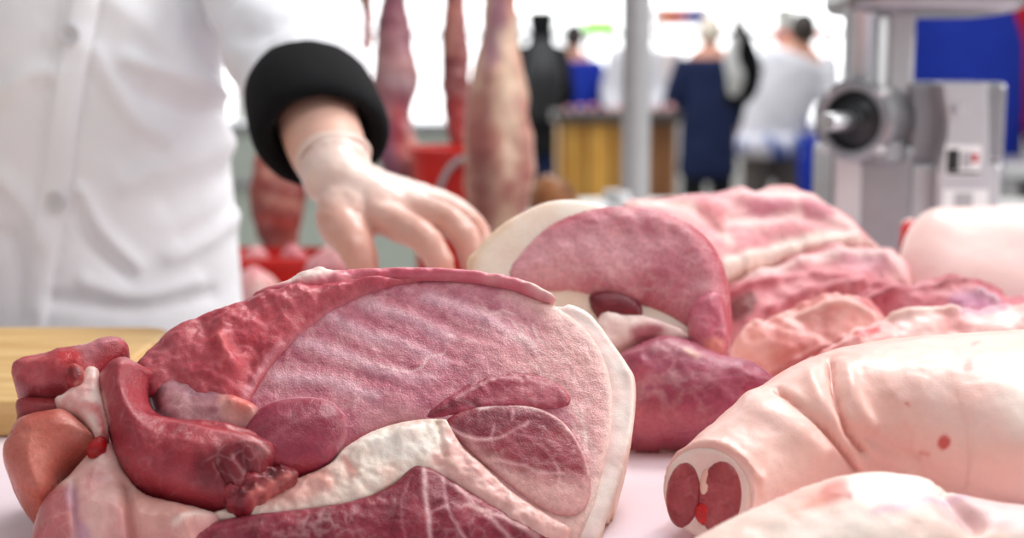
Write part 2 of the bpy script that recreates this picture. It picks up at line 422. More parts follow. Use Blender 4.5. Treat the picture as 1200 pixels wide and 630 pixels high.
# far wall: piers, sill and head around tall frosted windows
wy = 13.4
parts = [box_np((-8, wy, 0), (8, wy + .2, .75)), box_np((-8, wy, 3.6), (8, wy + .2, 4.2))]
edges = [-8, -5.2, -5.0, -2.6, -2.4, -.1, .1, 2.45, 2.62, 4.9, 5.1, 7.8, 8]
for k in range(0, len(edges) - 1, 2): parts.append(box_np((edges[k], wy, .75), (edges[k + 1] if k else -7.8, wy + .2, 3.6)))
parts = parts[:2] + [box_np((a, wy, .75), (b, wy + .2, 3.6)) for a, b in ((-8, -7.8), (-5.2, -5.0), (-2.6, -2.4), (-.1, .1), (2.45, 2.62), (4.9, 5.1), (7.8, 8))]
V, Fc = join_np(parts); struct(npmesh('wall_back', V, Fc, M_WALL, smooth=False))
for k, (a, b) in enumerate(((-7.8, -5.2), (-5.0, -2.6), (-2.4, -.1), (.1, 2.45), (2.62, 4.9), (5.1, 7.8))):
    w = struct(box('window_%d' % (k + 1), (a, wy + .06, .75), (b, wy + .1, 3.6), M_WIN))
    for zz in (1.55, 2.6): box('glazing_bar', (a, wy + .0, zz), (b, wy + .05, zz + .05), M_GREY, w)
struct(box('wall_left', (-8.2, 4, 0), (-8, 13.6, 4.2), M_WALL)); struct(box('wall_right', (8, 4, 0), (8.2, 13.6, 4.2), M_WALL))
V, Fc = join_np([box_np((-8, 2.66, 2.5), (8, 2.74, 2.62)), box_np((-8, 7.0, 2.5), (8, 7.1, 2.62))])
for yy in (2.7, 7.05): struct(box('ceiling_beam', (-8, yy - .04, 2.6), (8, yy + .04, 2.72), M_GREY))

# counter: one L-shaped worktop
ctr = empty('butcher_counter', (0, 1.2, 0), 'long white counter topped with pink-tinged laminate under all the pork', 'counter')
out = [(-1.6, .45), (1.7, .45), (1.7, 2.35), (.12, 2.35), (.12, 1.56), (-1.6, 1.56)]
def prism(name, o2, z0, z1, mat, parent, bv=.004):
    n = len(o2); V = np.array([(x, y, z0) for x, y in o2] + [(x, y, z1) for x, y in o2])
    Fc = [tuple(range(n))[::-1], tuple(range(n, 2 * n))] + [(i, (i + 1) % n, (i + 1) % n + n, i + n) for i in range(n)]
    return bevel(npmesh(name, V, Fc, mat, parent, smooth=False), bv)
prism('worktop', out, .86, TOPZ, M_TOP, ctr)
prism('base_cabinet', [(-1.55, .52), (1.65, .52), (1.65, 2.3), (.17, 2.3), (.17, 1.5), (-1.55, 1.5)], 0, .86, M_WHITEP, ctr)

# cutting board
bd = empty('cutting_board', P(60, 430, 1.25), 'light wooden cutting board lying left of the big front ham', 'board')
a = P(222, 384, 1.42); Mb = Matrix.Translation((-.66, 1.255, 0)) @ Matrix.Rotation(math.radians(2), 4, 'Z')
def rrect(hw, hd, r, n=6):
    o = []
    for cx, cy, s in ((hw - r, hd - r, 0), (-hw + r, hd - r, 90), (-hw + r, -hd + r, 180), (hw - r, -hd + r, 270)):
        for k in range(n + 1):
            t = math.radians(s + 90 * k / n); o.append((cx + r * math.cos(t), cy + r * math.sin(t)))
    return o
cut = [(x + -.675, y + 1.25) for x, y in rrect(.335, .165, .03)]
b_o = prism('board_slab', cut, TOPZ + .0005, TOPZ + .03, M_WOOD, bd, .004)
hole = bpy.data.objects.new('cutter', None)
prism('finger_slot', [(x - .487, y + 1.165) for x, y in rrect(.05, .012, .011)], TOPZ + .0295, TOPZ + .0308, M_BLACKP, bd, .0002)

# ================================================================== FRONT HAM
HP0 = P(500, 640, .824); HN = np.array([.06, -.72, .69]); HN /= np.linalg.norm(HN)
HPL = (HP0, HN)
ham = empty('pork_ham', (-.1, .95, TOPZ), 'large raw pork ham in front with broad pink cut face and fat rim', 'meat')
FATC = [(240, 208, 202), (248, 228, 220), (252, 240, 232)]
body_poly = [(150, 600), (140, 520), (140, 460), (200, 396), (280, 354), (330, 338), (372, 324), (450, 324), (530, 324), (600, 333), (640, 350), (658, 356), (668, 352), (690, 362), (706, 380), (722, 402), (737, 424), (745, 440), (746, 470), (740, 515), (728, 560), (712, 605), (690, 655), (600, 668), (400, 670), (230, 660)]
pillow('fat_cap', body_poly, M_FAT, ham, HPL, paint(FATC, 50, 3, [
    ('l', [(748, 440), (748, 500), (735, 550), (715, 610), (695, 660)], 5, (206, 160, 128), .7),
    ('l', [(660, 350), (700, 362)], 4, (255, 245, 238), .7),
    ('p', [(640, 380), (700, 400), (715, 470), (700, 560), (650, 640), (600, 660), (560, 500)], 14, (222, 160, 160), .8),
    ], vein=.1, warp=2), lift=-.0045, H=.004, R=.012, back=(.02, .5, -.86), bd=.11, bR=.07, sp=.0022, backcol=(226, 182, 150),
    disp=bumps([([(655, 358), (692, 370), (724, 406), (741, 450), (740, 500), (730, 560)], 6, .002)], rough=.001, rs=90))
# pale pink leg face
LEAN = [(170, 82, 102), (192, 110, 128), (212, 144, 154), (198, 118, 134)]
lean_poly = [(284, 482), (308, 436), (340, 396), (382, 362), (440, 336), (500, 328), (560, 331), (612, 342), (652, 360), (684, 384), (706, 416), (717, 460), (715, 510), (704, 560), (692, 600), (664, 645), (600, 650), (556, 590), (520, 530), (480, 500), (430, 510), (390, 530), (340, 550), (300, 530)]
sheen_strp = [[(350, 404), (405, 420), (445, 438), (500, 448)], [(326, 446), (380, 450), (440, 470)], [(386, 374), (430, 396), (470, 404), (520, 430)], [(428, 360), (480, 376), (525, 398)], [(500, 352), (560, 372), (620, 408)]]
strokes = [('l', [(640, 352), (686, 384), (708, 416), (719, 460), (717, 510), (706, 560), (690, 604), (664, 648)], 13, (250, 228, 216), .95), ('p', [(600, 345), (660, 370), (700, 420), (708, 480), (700, 560), (680, 480), (650, 400)], 26, (236, 186, 180), .9),
           ('p', [(560, 400), (640, 400), (690, 450), (690, 540), (660, 480), (600, 440)], 22, (228, 168, 168), .75),  # this and the pale patch before it: highlights painted onto the right-hand lean
           ('p', [(530, 510), (600, 580), (680, 600), (690, 640), (600, 650), (550, 580)], 16, (232, 190, 180), .85),
           ('p', [(440, 430), (520, 440), (560, 440), (520, 465), (470, 490), (430, 500)], 16, (196, 112, 130), .6)]
for s in sheen_strp: strokes.append(('l', s, 8, (238, 196, 206), .55))  # pale sheen painted into the colour along the saw-scored bands
dk = [[(345, 425), (420, 442), (480, 462)], [(372, 392), (440, 420), (500, 444)], [(408, 366), (480, 402), (540, 430)], [(455, 350), (530, 386), (600, 416)]]
for s in dk: strokes.append(('l', s, 7, (186, 92, 114), .4))
strokes += [('l', [(440, 430), (470, 440), (492, 436), (500, 425), (520, 418)], 1.6, (240, 200, 200), .7), ('l', [(492, 437), (512, 452)], 1.4, (238, 200, 200), .6),
            ('l', [(640, 455), (665, 470), (680, 495), (686, 530)], 2.2, (244, 214, 206), .7), ('l', [(600, 400), (650, 425), (680, 460)], 1.5, (240, 205, 200), .5),
            ('l', [(560, 360), (620, 390), (670, 430)], 1.4, (240, 205, 200), .4), ('l', [(668, 500), (690, 520), (698, 545)], 1.6, (244, 214, 206), .6),
            ('p', [(500, 490), (450, 478), (420, 500), (440, 510)], 8, (224, 165, 168), .5)]
rs_ = random.Random(4)
for k in range(46):  # fine marbling threads that follow the curve of the muscle
    x = rs_.uniform(520, 690); y = rs_.uniform(365, 560); L_ = rs_.uniform(14, 46); a = math.radians(18 + (x - 520) * .32 + (y - 365) * .12) + rs_.uniform(-.35, .35)
    if y > 450 and x < 660: continue
    q = [(x + L_ * t * math.cos(a) + rs_.uniform(-3, 3), y + L_ * t * math.sin(a) + 3 * math.sin(6 * t) + rs_.uniform(-2, 2)) for t in (0, .33, .66, 1)]
    strokes.append(('l', q, rs_.uniform(.9, 1.6), (244, 212, 206), rs_.uniform(.35, .7)))
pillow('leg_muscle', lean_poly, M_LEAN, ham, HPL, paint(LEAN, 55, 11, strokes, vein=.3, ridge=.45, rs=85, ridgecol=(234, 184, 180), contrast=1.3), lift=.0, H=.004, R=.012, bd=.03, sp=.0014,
       disp=bumps([(s, 7, .0007) for s in sheen_strp] + [(s, 5, -.0005) for s in dk] + [([(470, 470), (520, 450), (580, 420)], 30, .003)], rough=.0012, rs=130))
# dark wedge, eye, fat seam, underside muscle
DK = [(120, 30, 52), (148, 48, 70), (168, 70, 90)]
pillow('dark_wedge_muscle', [(498, 493), (522, 470), (542, 456), (566, 446), (600, 441), (632, 446), (655, 456), (668, 472), (655, 482), (612, 482), (570, 484), (535, 490)], M_DARK, ham, HPL,
       paint([(140, 36, 56), (166, 62, 82), (186, 92, 106)], 90, 5, [('l', [(536, 472), (570, 452), (610, 448), (640, 458)], 2, (226, 170, 172), .6), ('l', [(560, 478), (600, 470), (650, 476)], 3, (196, 110, 120), .6), ('l', [(610, 448), (612, 470)], 1.5, (226, 170, 172), .6), ('p', [(600, 445), (650, 455), (665, 475), (620, 478)], 10, (196, 112, 122), .6), ('l', [(500, 492), (540, 478), (560, 480)], 5, (110, 20, 38), .7)], vein=.6), lift=.0048, H=.002, R=.016, bd=.015, sp=.0014, disp=bumps(rough=.0014, rs=150))
eye = [(523, 502), (532, 491), (556, 483), (590, 480), (622, 482), (648, 492), (668, 510), (682, 536), (690, 562), (690, 588), (678, 604), (655, 606), (628, 594), (596, 570), (566, 546), (540, 522)]
pillow('eye_muscle', eye, M_DARK, ham, HPL, paint([(126, 30, 46), (150, 48, 62), (174, 74, 84)], 60, 9, [
    ('p', [(530, 500), (560, 486), (600, 484), (640, 492), (655, 508), (600, 512), (560, 520), (540, 515)], 8, (130, 32, 58), .75),
    ('l', [(526, 506), (548, 518), (575, 521), (598, 514), (618, 500)], 2, (232, 180, 180), .8), ('l', [(598, 514), (640, 522), (672, 535)], 1.6, (220, 160, 165), .6),
    ('l', [(600, 485), (600, 500)], 1.5, (220, 160, 165), .7), ('l', [(575, 520), (577, 505)], 1.5, (220, 160, 165), .7),
    ('l', [(566, 546), (600, 548), (630, 560), (660, 562)], 2, (228, 180, 178), .6), ('l', [(590, 552), (612, 580), (640, 590)], 2, (228, 180, 178), .6), ('l', [(640, 535), (655, 560), (650, 590)], 1.6, (228, 180, 178), .5),
    ('p', [(545, 520), (590, 552), (640, 568), (692, 572), (690, 610), (640, 612), (590, 575)], 14, (228, 176, 170), .9), ('p', [(600, 500), (660, 520), (680, 550), (640, 552), (590, 535)], 12, (160, 66, 80), .5), ('l', [(690, 560), (684, 535), (668, 508), (648, 490), (622, 481), (590, 479), (560, 482)], 3, (240, 208, 204), .9)], vein=.35, ridge=.3, rs=100, contrast=1.3), lift=.0058, H=.002, R=.02, bd=.016, sp=.0013, disp=bumps(rough=.001, rs=140))
pillow('fat_seam', [(232, 612), (270, 598), (310, 586), (345, 566), (385, 548), (405, 528), (440, 508), (480, 497), (520, 495), (530, 506), (545, 530), (570, 552), (600, 580), (640, 606), (668, 624), (650, 640), (600, 620), (545, 580), (520, 566), (490, 556), (465, 570), (420, 592), (350, 604), (290, 614)], M_FAT, ham, HPL,
       paint([(232, 196, 182), (243, 222, 208), (250, 236, 224)], 80, 7, [('p', [(300, 590), (340, 568), (380, 556), (390, 580), (340, 598)], 8, (222, 140, 132), .55), ('p', [(525, 505), (560, 540), (610, 585), (680, 625), (660, 650), (600, 622), (545, 585), (520, 566), (505, 545)], 9, (232, 182, 174), .95), ('l', [(520, 520), (560, 566), (620, 606)], 3, (238, 200, 192), .8), ('l', [(545, 550), (600, 596)], 2, (206, 130, 130), .5), ('l', [(405, 545), (415, 560)], 4, (214, 110, 100), .6), ('l', [(510, 500), (512, 530), (530, 555)], 2.5, (214, 180, 160), .6), ('p', [(430, 520), (500, 505), (520, 530), (460, 545)], 10, (252, 242, 232), .7)], vein=.1), lift=.0045, H=.0055, R=.02, bd=.016, sp=.0015,
       disp=bumps([([(420, 530), (480, 515)], 12, .003), ([(512, 500), (520, 540)], 3, -.002)], rough=.003, rs=130))
pillow('underside_muscle', [(215, 632), (270, 612), (330, 604), (385, 598), (430, 587), (462, 572), (478, 556), (492, 550), (510, 556), (535, 572), (575, 596), (620, 622), (660, 650), (650, 672), (400, 680), (230, 672)], M_DARK, ham, HPL,
       paint([(122, 30, 50), (148, 50, 68), (170, 74, 88)], 70, 15, [('l', [(497, 556), (500, 600), (506, 650)], 2.6, (236, 190, 192), .85), ('l', [(518, 566), (524, 600), (545, 640)], 1.8, (226, 170, 176), .7), ('l', [(535, 575), (560, 605), (600, 640)], 2.4, (232, 184, 184), .7), ('l', [(524, 600), (500, 612)], 1.6, (226, 170, 176), .6), ('l', [(545, 600), (590, 615), (630, 636)], 3, (232, 190, 186), .6), ('l', [(480, 570), (470, 600), (476, 640)], 1.5, (200, 130, 140), .5), ('l', [(225, 630), (330, 607), (430, 588)], 3, (180, 96, 112), .5)], vein=.3, ridge=.3, rs=110), lift=.006, H=.005, R=.02, bd=.02, sp=.0014, disp=bumps(rough=.0014, rs=160))
# rough torn upper face, sloping away to the left
RPL = (HP0, HN)
pillow('torn_muscle', [(128, 462), (150, 440), (182, 408), (215, 388), (262, 366), (310, 348), (350, 340), (400, 335), (450, 330), (500, 330), (450, 342), (400, 362), (352, 396), (318, 432), (296, 468), (284, 486), (250, 486), (200, 474), (150, 474)], M_DARK, ham, HPL,
       paint([(150, 46, 60), (180, 74, 86), (200, 102, 110), (172, 64, 78)], 75, 21, [('p', [(220, 420), (300, 380), (340, 390), (310, 430), (280, 470), (230, 450)], 18, (206, 84, 96), .6), ('l', [(236, 388), (290, 372), (340, 356)], 7, (184, 64, 80), .6), ('l', [(285, 478), (310, 436), (350, 398), (400, 364), (450, 344)], 4, (222, 150, 160), .7), ('l', [(255, 410), (268, 428), (262, 445)], 5, (228, 120, 120), .6), ('l', [(180, 415), (240, 395), (300, 372)], 2, (214, 120, 124), .5), ('l', [(330, 348), (400, 342), (460, 337)], 5, (206, 96, 112), .7)], vein=.4, ridge=.35, rs=70, ridgecol=(214, 120, 122)), lift=.003, H=.016, R=.045, bd=.05, sp=.0015,
       disp=bumps([([(200, 400), (280, 372), (350, 352)], 12, .004), ([(262, 418), (272, 440)], 9, .006), ([(300, 420), (290, 455)], 8, -.004)], rough=.006, rs=75))
pillow('fat_edge', [(296, 350), (330, 336), (352, 325), (375, 318), (392, 321), (430, 320), (480, 319), (530, 320), (580, 326), (620, 336), (650, 352), (640, 358), (600, 344), (540, 334), (480, 333), (430, 338), (380, 346), (330, 350)], M_FAT, ham, HPL,
       paint([(206, 100, 118), (222, 130, 142), (232, 160, 164)], 70, 27, [('p', [(320, 340), (352, 325), (378, 318), (400, 322), (390, 330), (350, 340)], 6, (244, 222, 212), .9), ('p', [(400, 322), (480, 319), (560, 322), (600, 332), (540, 330), (440, 332)], 5, (204, 84, 108), .7), ('p', [(610, 334), (650, 350), (640, 356)], 6, (244, 226, 216), .8)], vein=.1), lift=.004, H=.008, R=.014, bd=.04, back=(0, .9, -.4), sp=.0016, disp=bumps(rough=.003, rs=120))
# pocket membrane, folded muscle, round muscle
pillow('pocket_membrane', [(170, 455), (200, 452), (240, 462), (285, 476), (306, 490), (296, 512), (250, 512), (200, 506), (172, 488)], M_FAT, ham, HPL,
       paint([(150, 84, 96), (186, 124, 132), (206, 156, 156)], 90, 33, [('p', [(172, 456), (196, 452), (190, 480), (200, 500), (178, 490)], 7, (70, 22, 34), .9), ('p', [(260, 478), (300, 485), (300, 505), (270, 505)], 8, (224, 160, 148), .8), ('p', [(270, 468), (300, 478), (296, 496), (276, 490)], 6, (226, 112, 98), .7), ('l', [(205, 465), (250, 478)], 5, (176, 120, 136), .5)], vein=.2), lift=.010, H=.004, R=.02, bd=.02, sp=.0015,
       disp=bumps([([(176, 462), (184, 485)], 8, -.006), ([(276, 484), (296, 492)], 8, .004)], rough=.002, rs=110))
pillow('folded_muscle', [(118, 456), (130, 442), (152, 436), (172, 442), (188, 452), (180, 462), (178, 478), (188, 494), (215, 502), (252, 506), (285, 512), (315, 522), (330, 540), (322, 560), (308, 580), (285, 594), (255, 598), (222, 594), (190, 586), (160, 574), (140, 548), (130, 515), (122, 485)], M_DARK, ham, HPL,
       paint([(142, 36, 50), (162, 54, 66), (180, 76, 84)], 55, 41, [('l', [(132, 468), (142, 520), (165, 565), (215, 588), (270, 592)], 5, (176, 66, 74), .6), ('l', [(126, 480), (132, 512)], 3, (236, 190, 184), .7), ('p', [(240, 560), (310, 540), (320, 565), (280, 592), (240, 590)], 12, (110, 22, 34), .75), ('l', [(190, 515), (250, 530), (310, 545)], 2.5, (206, 120, 124), .5), ('l', [(270, 520), (300, 538), (318, 550)], 2, (232, 170, 166), .6), ('l', [(200, 545), (250, 552)], 8, (186, 84, 90), .5), ('l', [(190, 497), (250, 508)], 3, (110, 24, 36), .6)], vein=.45, ridge=.3, rs=55, ridgecol=(206, 124, 126)), lift=.008, H=.027, R=.034, bd=.06, sp=.0016,
       disp=bumps([([(185, 500), (250, 520), (320, 530)], 6, -.003), ([(150, 450), (150, 510), (180, 560)], 16, .004), ([(285, 560), (300, 580)], 6, -.005), ([(262, 570), (275, 590)], 4, -.004)], rough=.004, rs=45))
pillow('round_muscle', [(286, 520), (294, 500), (308, 486), (332, 476), (362, 474), (388, 479), (404, 493), (408, 512), (398, 532), (384, 546), (360, 556), (330, 560), (300, 552), (288, 538)], M_DARK, ham, HPL,
       paint([(140, 46, 68), (158, 64, 84), (176, 84, 102)], 55, 51, [('l', [(300, 492), (335, 478), (380, 478), (402, 494)], 3, (222, 170, 180), .7), ('l', [(404, 494), (408, 515), (398, 533)], 3, (206, 150, 160), .6), ('l', [(348, 505), (345, 518)], 2, (120, 24, 44), .8), ('l', [(310, 540), (340, 520), (370, 500)], 2, (190, 110, 122), .4), ('p', [(300, 540), (340, 552), (370, 548), (350, 562), (310, 562)], 8, (190, 60, 70), .6)], vein=.35), lift=.008, H=.014, R=.03, bd=.03, sp=.0015, disp=bumps(rough=.0016, rs=70))
pillow('torn_shreds', [(262, 596), (268, 578), (284, 566), (300, 558), (318, 560), (336, 556), (352, 562), (340, 576), (318, 590), (296, 602), (276, 608)], M_DARK, ham, HPL,
       paint([(96, 16, 28), (130, 34, 46), (170, 66, 74)], 140, 55, [('l', [(300, 596), (340, 572)], 5, (224, 130, 122), .7)], vein=.3, contrast=2), lift=.014, H=.006, R=.01, bd=.02, sp=.0015, wob=.003, disp=bumps(rough=.007, rs=140))
# shank side on the left
pillow('shank_fat', [(44, 612), (52, 594), (66, 578), (84, 562), (100, 545), (118, 528), (140, 528), (152, 560), (175, 585), (235, 600), (260, 612), (235, 640), (220, 668), (40, 672), (38, 640)], M_FAT, ham, HPL,
       paint([(216, 150, 148), (232, 186, 178), (240, 208, 196)], 60, 61, [('p', [(46, 610), (60, 585), (86, 585), (92, 610), (86, 660), (44, 660)], 9, (184, 92, 98), .85), ('p', [(88, 580), (100, 600), (96, 625), (84, 600)], 6, (196, 140, 160), .7), ('p', [(96, 625), (112, 640), (108, 668), (92, 660)], 6, (196, 140, 170), .7), ('p', [(155, 590), (230, 608), (222, 640), (160, 650)], 12, (214, 152, 142), .7), ('l', [(150, 580), (158, 640)], 3, (196, 120, 116), .6), ('l', [(210, 626), (236, 612), (262, 602)], 4, (246, 226, 214), .7)], vein=.2), lift=.004, H=.018, R=.03, bd=.07, sp=.0016,
       disp=bumps([([(92, 580), (96, 640)], 4, -.003), ([(152, 580), (160, 650)], 6, -.006)], rough=.003, rs=70))
pillow('shank_lobe', [(13, 524), (24, 506), (44, 497), (66, 493), (82, 492), (98, 503), (116, 522), (108, 532), (92, 540), (78, 552), (70, 566), (64, 584), (54, 596), (38, 592), (22, 578), (10, 556), (7, 538)], M_DARK, ham, HPL,
       paint([(178, 84, 72), (196, 106, 92), (206, 126, 110)], 45, 65, [('l', [(28, 508), (60, 498), (88, 500)], 3, (226, 160, 146), .6), ('l', [(9, 540), (14, 564), (30, 586), (50, 594)], 4, (206, 104, 74), .7), ('p', [(86, 496), (114, 520), (104, 530), (90, 515)], 6, (214, 140, 128), .7)], vein=.15), lift=.008, H=.02, R=.022, bd=.05, sp=.0016, disp=bumps(rough=.002, rs=45))
pillow('shank_middle', [(22, 470), (60, 468), (90, 476), (94, 494), (60, 498), (24, 504), (20, 486)], M_DARK, ham, HPL, paint([(150, 50, 54), (168, 66, 70)], 60, 67, [('l', [(24, 496), (60, 492)], 4, (120, 30, 36), .6)], vein=.15), lift=.001, H=.01, R=.014, bd=.07, sp=.0018)
pillow('shank_top', [(17, 448), (17, 436), (30, 428), (60, 421), (92, 414), (120, 406), (146, 404), (152, 420), (130, 444), (118, 462), (104, 474), (76, 470), (50, 470), (26, 462)], M_DARK, ham, HPL,
       paint([(160, 44, 56), (182, 70, 78), (200, 100, 104)], 70, 71, [('p', [(90, 414), (120, 406), (140, 410), (118, 440), (104, 440)], 6, (206, 140, 148), .6), ('p', [(78, 430), (100, 430), (98, 446), (80, 446)], 6, (200, 40, 40), .6), ('l', [(24, 458), (50, 468), (78, 466)], 3, (130, 26, 38), .6), ('l', [(34, 440), (60, 436)], 3, (216, 120, 118), .5), ('l', [(94, 416), (118, 414)], 2, (240, 210, 206), .6)], vein=.3), lift=.006, H=.016, R=.02, bd=.09, sp=.0016, disp=bumps(rough=.004, rs=80))
pillow('joint_fat', [(70, 482), (84, 476), (96, 462), (104, 450), (113, 445), (121, 450), (123, 470), (128, 492), (132, 520), (122, 530), (108, 512), (92, 498), (76, 494)], M_FAT, ham, HPL,
       paint([(232, 170, 164), (244, 214, 206), (250, 232, 222)], 90, 75, [('l', [(120, 500), (128, 525)], 6, (190, 40, 50), .8), ('p', [(92, 490), (115, 492), (118, 506), (100, 502)], 5, (226, 120, 118), .6)], vein=.1), lift=.016, H=.007, R=.012, bd=.03, sp=.0014, disp=bumps(rough=.003, rs=120))
bo = pillow('bone_end', [(84, 460), (88, 450), (97, 448), (105, 454), (106, 464), (100, 473), (90, 473), (85, 468)], M_DARK, ham, HPL, paint([(140, 24, 34), (180, 52, 56)], 120, 77, [('l', [(84, 460), (90, 449), (103, 452), (106, 466), (96, 473)], 2, (228, 150, 140), .7), ('p', [(90, 456), (100, 458), (98, 468), (90, 466)], 3, (110, 14, 24), .6)], vein=0), lift=.022, H=.004, R=.007, bd=.01, sp=.001)
pillow('blood_clot', [(108, 546), (112, 538), (124, 530), (132, 534), (130, 544), (120, 552), (110, 552)], M_DARK, ham, HPL, paint([(150, 14, 22), (186, 30, 34)], 120, 79, vein=0), lift=.02, H=.006, R=.008, bd=.01, sp=.0012)

# ================================================================== SECOND HAM
H2P = (P(720, 545, 1.04), np.array([-.05, -.86, .5])); 
ham2 = empty('pork_ham', (.1, 1.12, TOPZ), 'second raw ham standing upright behind the big front ham, hollow cut face', 'meat')
pillow('fat_cap', [(548, 318), (560, 290), (582, 268), (610, 250), (640, 237), (672, 234), (705, 240), (740, 250), (790, 262), (826, 285), (846, 330), (852, 380), (840, 430), (846, 520), (800, 560), (722, 556), (660, 440), (590, 400)], M_FAT, ham2, H2P,
       paint([(244, 216, 196), (250, 232, 216), (252, 240, 226)], 40, 81, [('l', [(548, 320), (562, 288), (590, 262)], 9, (232, 190, 150), .7), ('l', [(740, 252), (800, 268), (838, 310)], 8, (206, 70, 92), .7)], vein=.05), H=.006, R=.02, back=(-.05, .92, -.35), bd=.10, bR=.06, sp=.003, backcol=(238, 204, 174))
pillow('leg_muscle', [(596, 322), (618, 290), (650, 264), (690, 249), (738, 245), (786, 255), (824, 277), (846, 310), (855, 350), (857, 395), (845, 412), (812, 392), (780, 372), (752, 362), (735, 366), (700, 352), (672, 345), (640, 345), (610, 340)], M_LEAN, ham2, H2P,
       paint([(190, 96, 114), (210, 132, 144), (226, 158, 164)], 45, 83, [('l', [(640, 264), (690, 249), (740, 245), (790, 258), (832, 290), (852, 340), (856, 390)], 11, (186, 46, 72), .85), ('l', [(650, 300), (720, 285), (790, 300), (820, 340)], 10, (228, 164, 172), .4), ('p', [(590, 330), (640, 285), (720, 280), (760, 310), (690, 335), (640, 345)], 18, (234, 178, 184), .7), ('p', [(690, 355), (740, 362), (720, 345)], 8, (140, 40, 60), .6)], vein=.4, ridge=.4, rs=70), lift=.004, H=.014, R=.03, bd=.06, sp=.0024,
       disp=bumps([([(650, 280), (740, 262), (810, 290), (838, 360)], 14, .003)], rough=.0025, rs=80))
pillow('dark_hollow', [(690, 356), (700, 349), (722, 348), (742, 356), (752, 368), (748, 380), (728, 376), (704, 374)], M_DARK, ham2, H2P, paint([(110, 26, 40), (140, 44, 58)], 80, 85, vein=.1), lift=.012, H=.004, R=.01, bd=.02, sp=.002)
pillow('fat_seam', [(704, 374), (730, 374), (756, 376), (782, 384), (800, 392), (810, 404), (790, 406), (766, 402), (740, 410), (715, 420), (690, 420)], M_FAT, ham2, H2P, paint([(232, 180, 178), (244, 214, 208), (250, 230, 222)], 60, 87, [('p', [(742, 392), (775, 390), (770, 404), (745, 408)], 6, (180, 84, 104), .8)], vein=.1), lift=.012, H=.006, R=.012, bd=.03, sp=.002, disp=bumps(rough=.002, rs=90))
pillow('hanging_flap', [(806, 372), (826, 352), (844, 356), (850, 382), (852, 408), (846, 424), (834, 432), (818, 426), (806, 404)], M_DARK, ham2, H2P, paint([(180, 80, 102), (200, 106, 126), (214, 134, 146)], 60, 89, [('p', [(822, 412), (846, 408), (842, 432), (824, 430)], 5, (232, 150, 136), .8), ('l', [(844, 360), (852, 400)], 4, (186, 46, 66), .7)], vein=.3), lift=.016, H=.012, R=.014, bd=.03, sp=.002, disp=bumps(rough=.003, rs=90))
pillow('lower_muscle', [(720, 432), (744, 414), (776, 404), (810, 410), (846, 426), (876, 432), (900, 448), (904, 466), (886, 488), (858, 508), (820, 520), (780, 522), (740, 520), (722, 490)], M_DARK, ham2, H2P,
       paint([(142, 52, 78), (168, 78, 102), (190, 104, 126)], 50, 91, [('l', [(748, 424), (780, 420), (820, 434)], 5, (206, 136, 150), .6), ('l', [(800, 430), (812, 436)], 4, (240, 200, 180), .8), ('p', [(740, 490), (800, 500), (860, 500), (800, 522), (740, 522)], 10, (196, 112, 122), .6), ('p', [(870, 456), (904, 460), (890, 486), (868, 490)], 6, (160, 50, 84), .6)], vein=.4, ridge=.3, rs=60), lift=.016, H=.03, R=.035, bd=.05, sp=.0024, disp=bumps(rough=.004, rs=60))
pillow('skin_edge', [(700, 548), (736, 528), (780, 522), (830, 518), (870, 500), (905, 480), (935, 470), (900, 512), (860, 528), (800, 540), (740, 552)], M_SKIN, ham2, (P(800, 545, 1.03), np.array([0, -.55, .83])), paint([(240, 216, 200), (248, 230, 216)], 40, 93, [('l', [(740, 552), (800, 541), (862, 527)], 2.5, (190, 150, 120), .6)], vein=0), H=.006, R=.01, bd=.03, back=(0, .8, -.6), sp=.0025)

# ================================================================== RIB SLAB AND TRIMMINGS
def pl(x, y, Y, n): return (P(x, y, Y), np.array(n, float))
PINK = [(196, 100, 112), (218, 136, 144), (232, 176, 174), (244, 214, 206)]
sl = pillow('pork_belly_slab', [(726, 246), (770, 236), (815, 232), (850, 226), (868, 222), (884, 228), (905, 222), (930, 224), (960, 238), (990, 256), (1012, 274), (1032, 298), (1010, 300), (975, 298), (940, 304), (905, 314), (872, 326), (845, 336), (800, 335), (750, 300)], M_LEAN, None, pl(880, 330, 1.4, (.05, -.62, .78)),
    paint([(206, 108, 120), (224, 146, 152), (238, 188, 184)], 22, 101, sat=1.0, strokes= [('p', [(845, 336), (872, 326), (905, 314), (940, 304), (1000, 296), (1032, 298), (990, 286), (940, 288), (890, 306), (846, 318)], 5, (250, 234, 222), .95), ('l', [(845, 337), (905, 316), (960, 302), (1030, 301)], 2.5, (206, 160, 120), .6),
        ('l', [(740, 250), (800, 256), (830, 276), (850, 300)], 7, (248, 222, 212), .8), ('l', [(860, 240), (900, 250), (950, 248), (1000, 280)], 5, (246, 214, 208), .75), ('l', [(850, 275), (900, 272), (950, 268), (1000, 285)], 7, (246, 214, 208), .7),
        ('p', [(870, 258), (915, 256), (925, 266), (880, 272)], 6, (196, 100, 124), .7), ('p', [(935, 254), (965, 256), (970, 270), (940, 272)], 5, (200, 108, 130), .7), ('p', [(812, 250), (845, 262), (840, 290), (818, 275)], 6, (204, 84, 96), .7), ('l', [(815, 234), (850, 228), (905, 226), (960, 242), (1020, 280)], 4, (200, 80, 84), .6), ('l', [(866, 225), (880, 228)], 4, (250, 220, 180), .7)], vein=.3, warp=5), H=.022, R=.04, bd=.08, back=(0, .6, -.8), sp=.003, disp=bumps([([(868, 250), (960, 262)], 9, .005), ([(850, 275), (920, 270), (1000, 284)], 6, -.003), ([(740, 252), (800, 258), (840, 290)], 7, -.003), ([(846, 326), (905, 306), (1000, 290)], 5, .004)], rough=.005, rs=26), wob=.003)
tag(sl, 'streaky pork belly slab with white fat edge topping the trimmings pile behind the hams', 'meat')
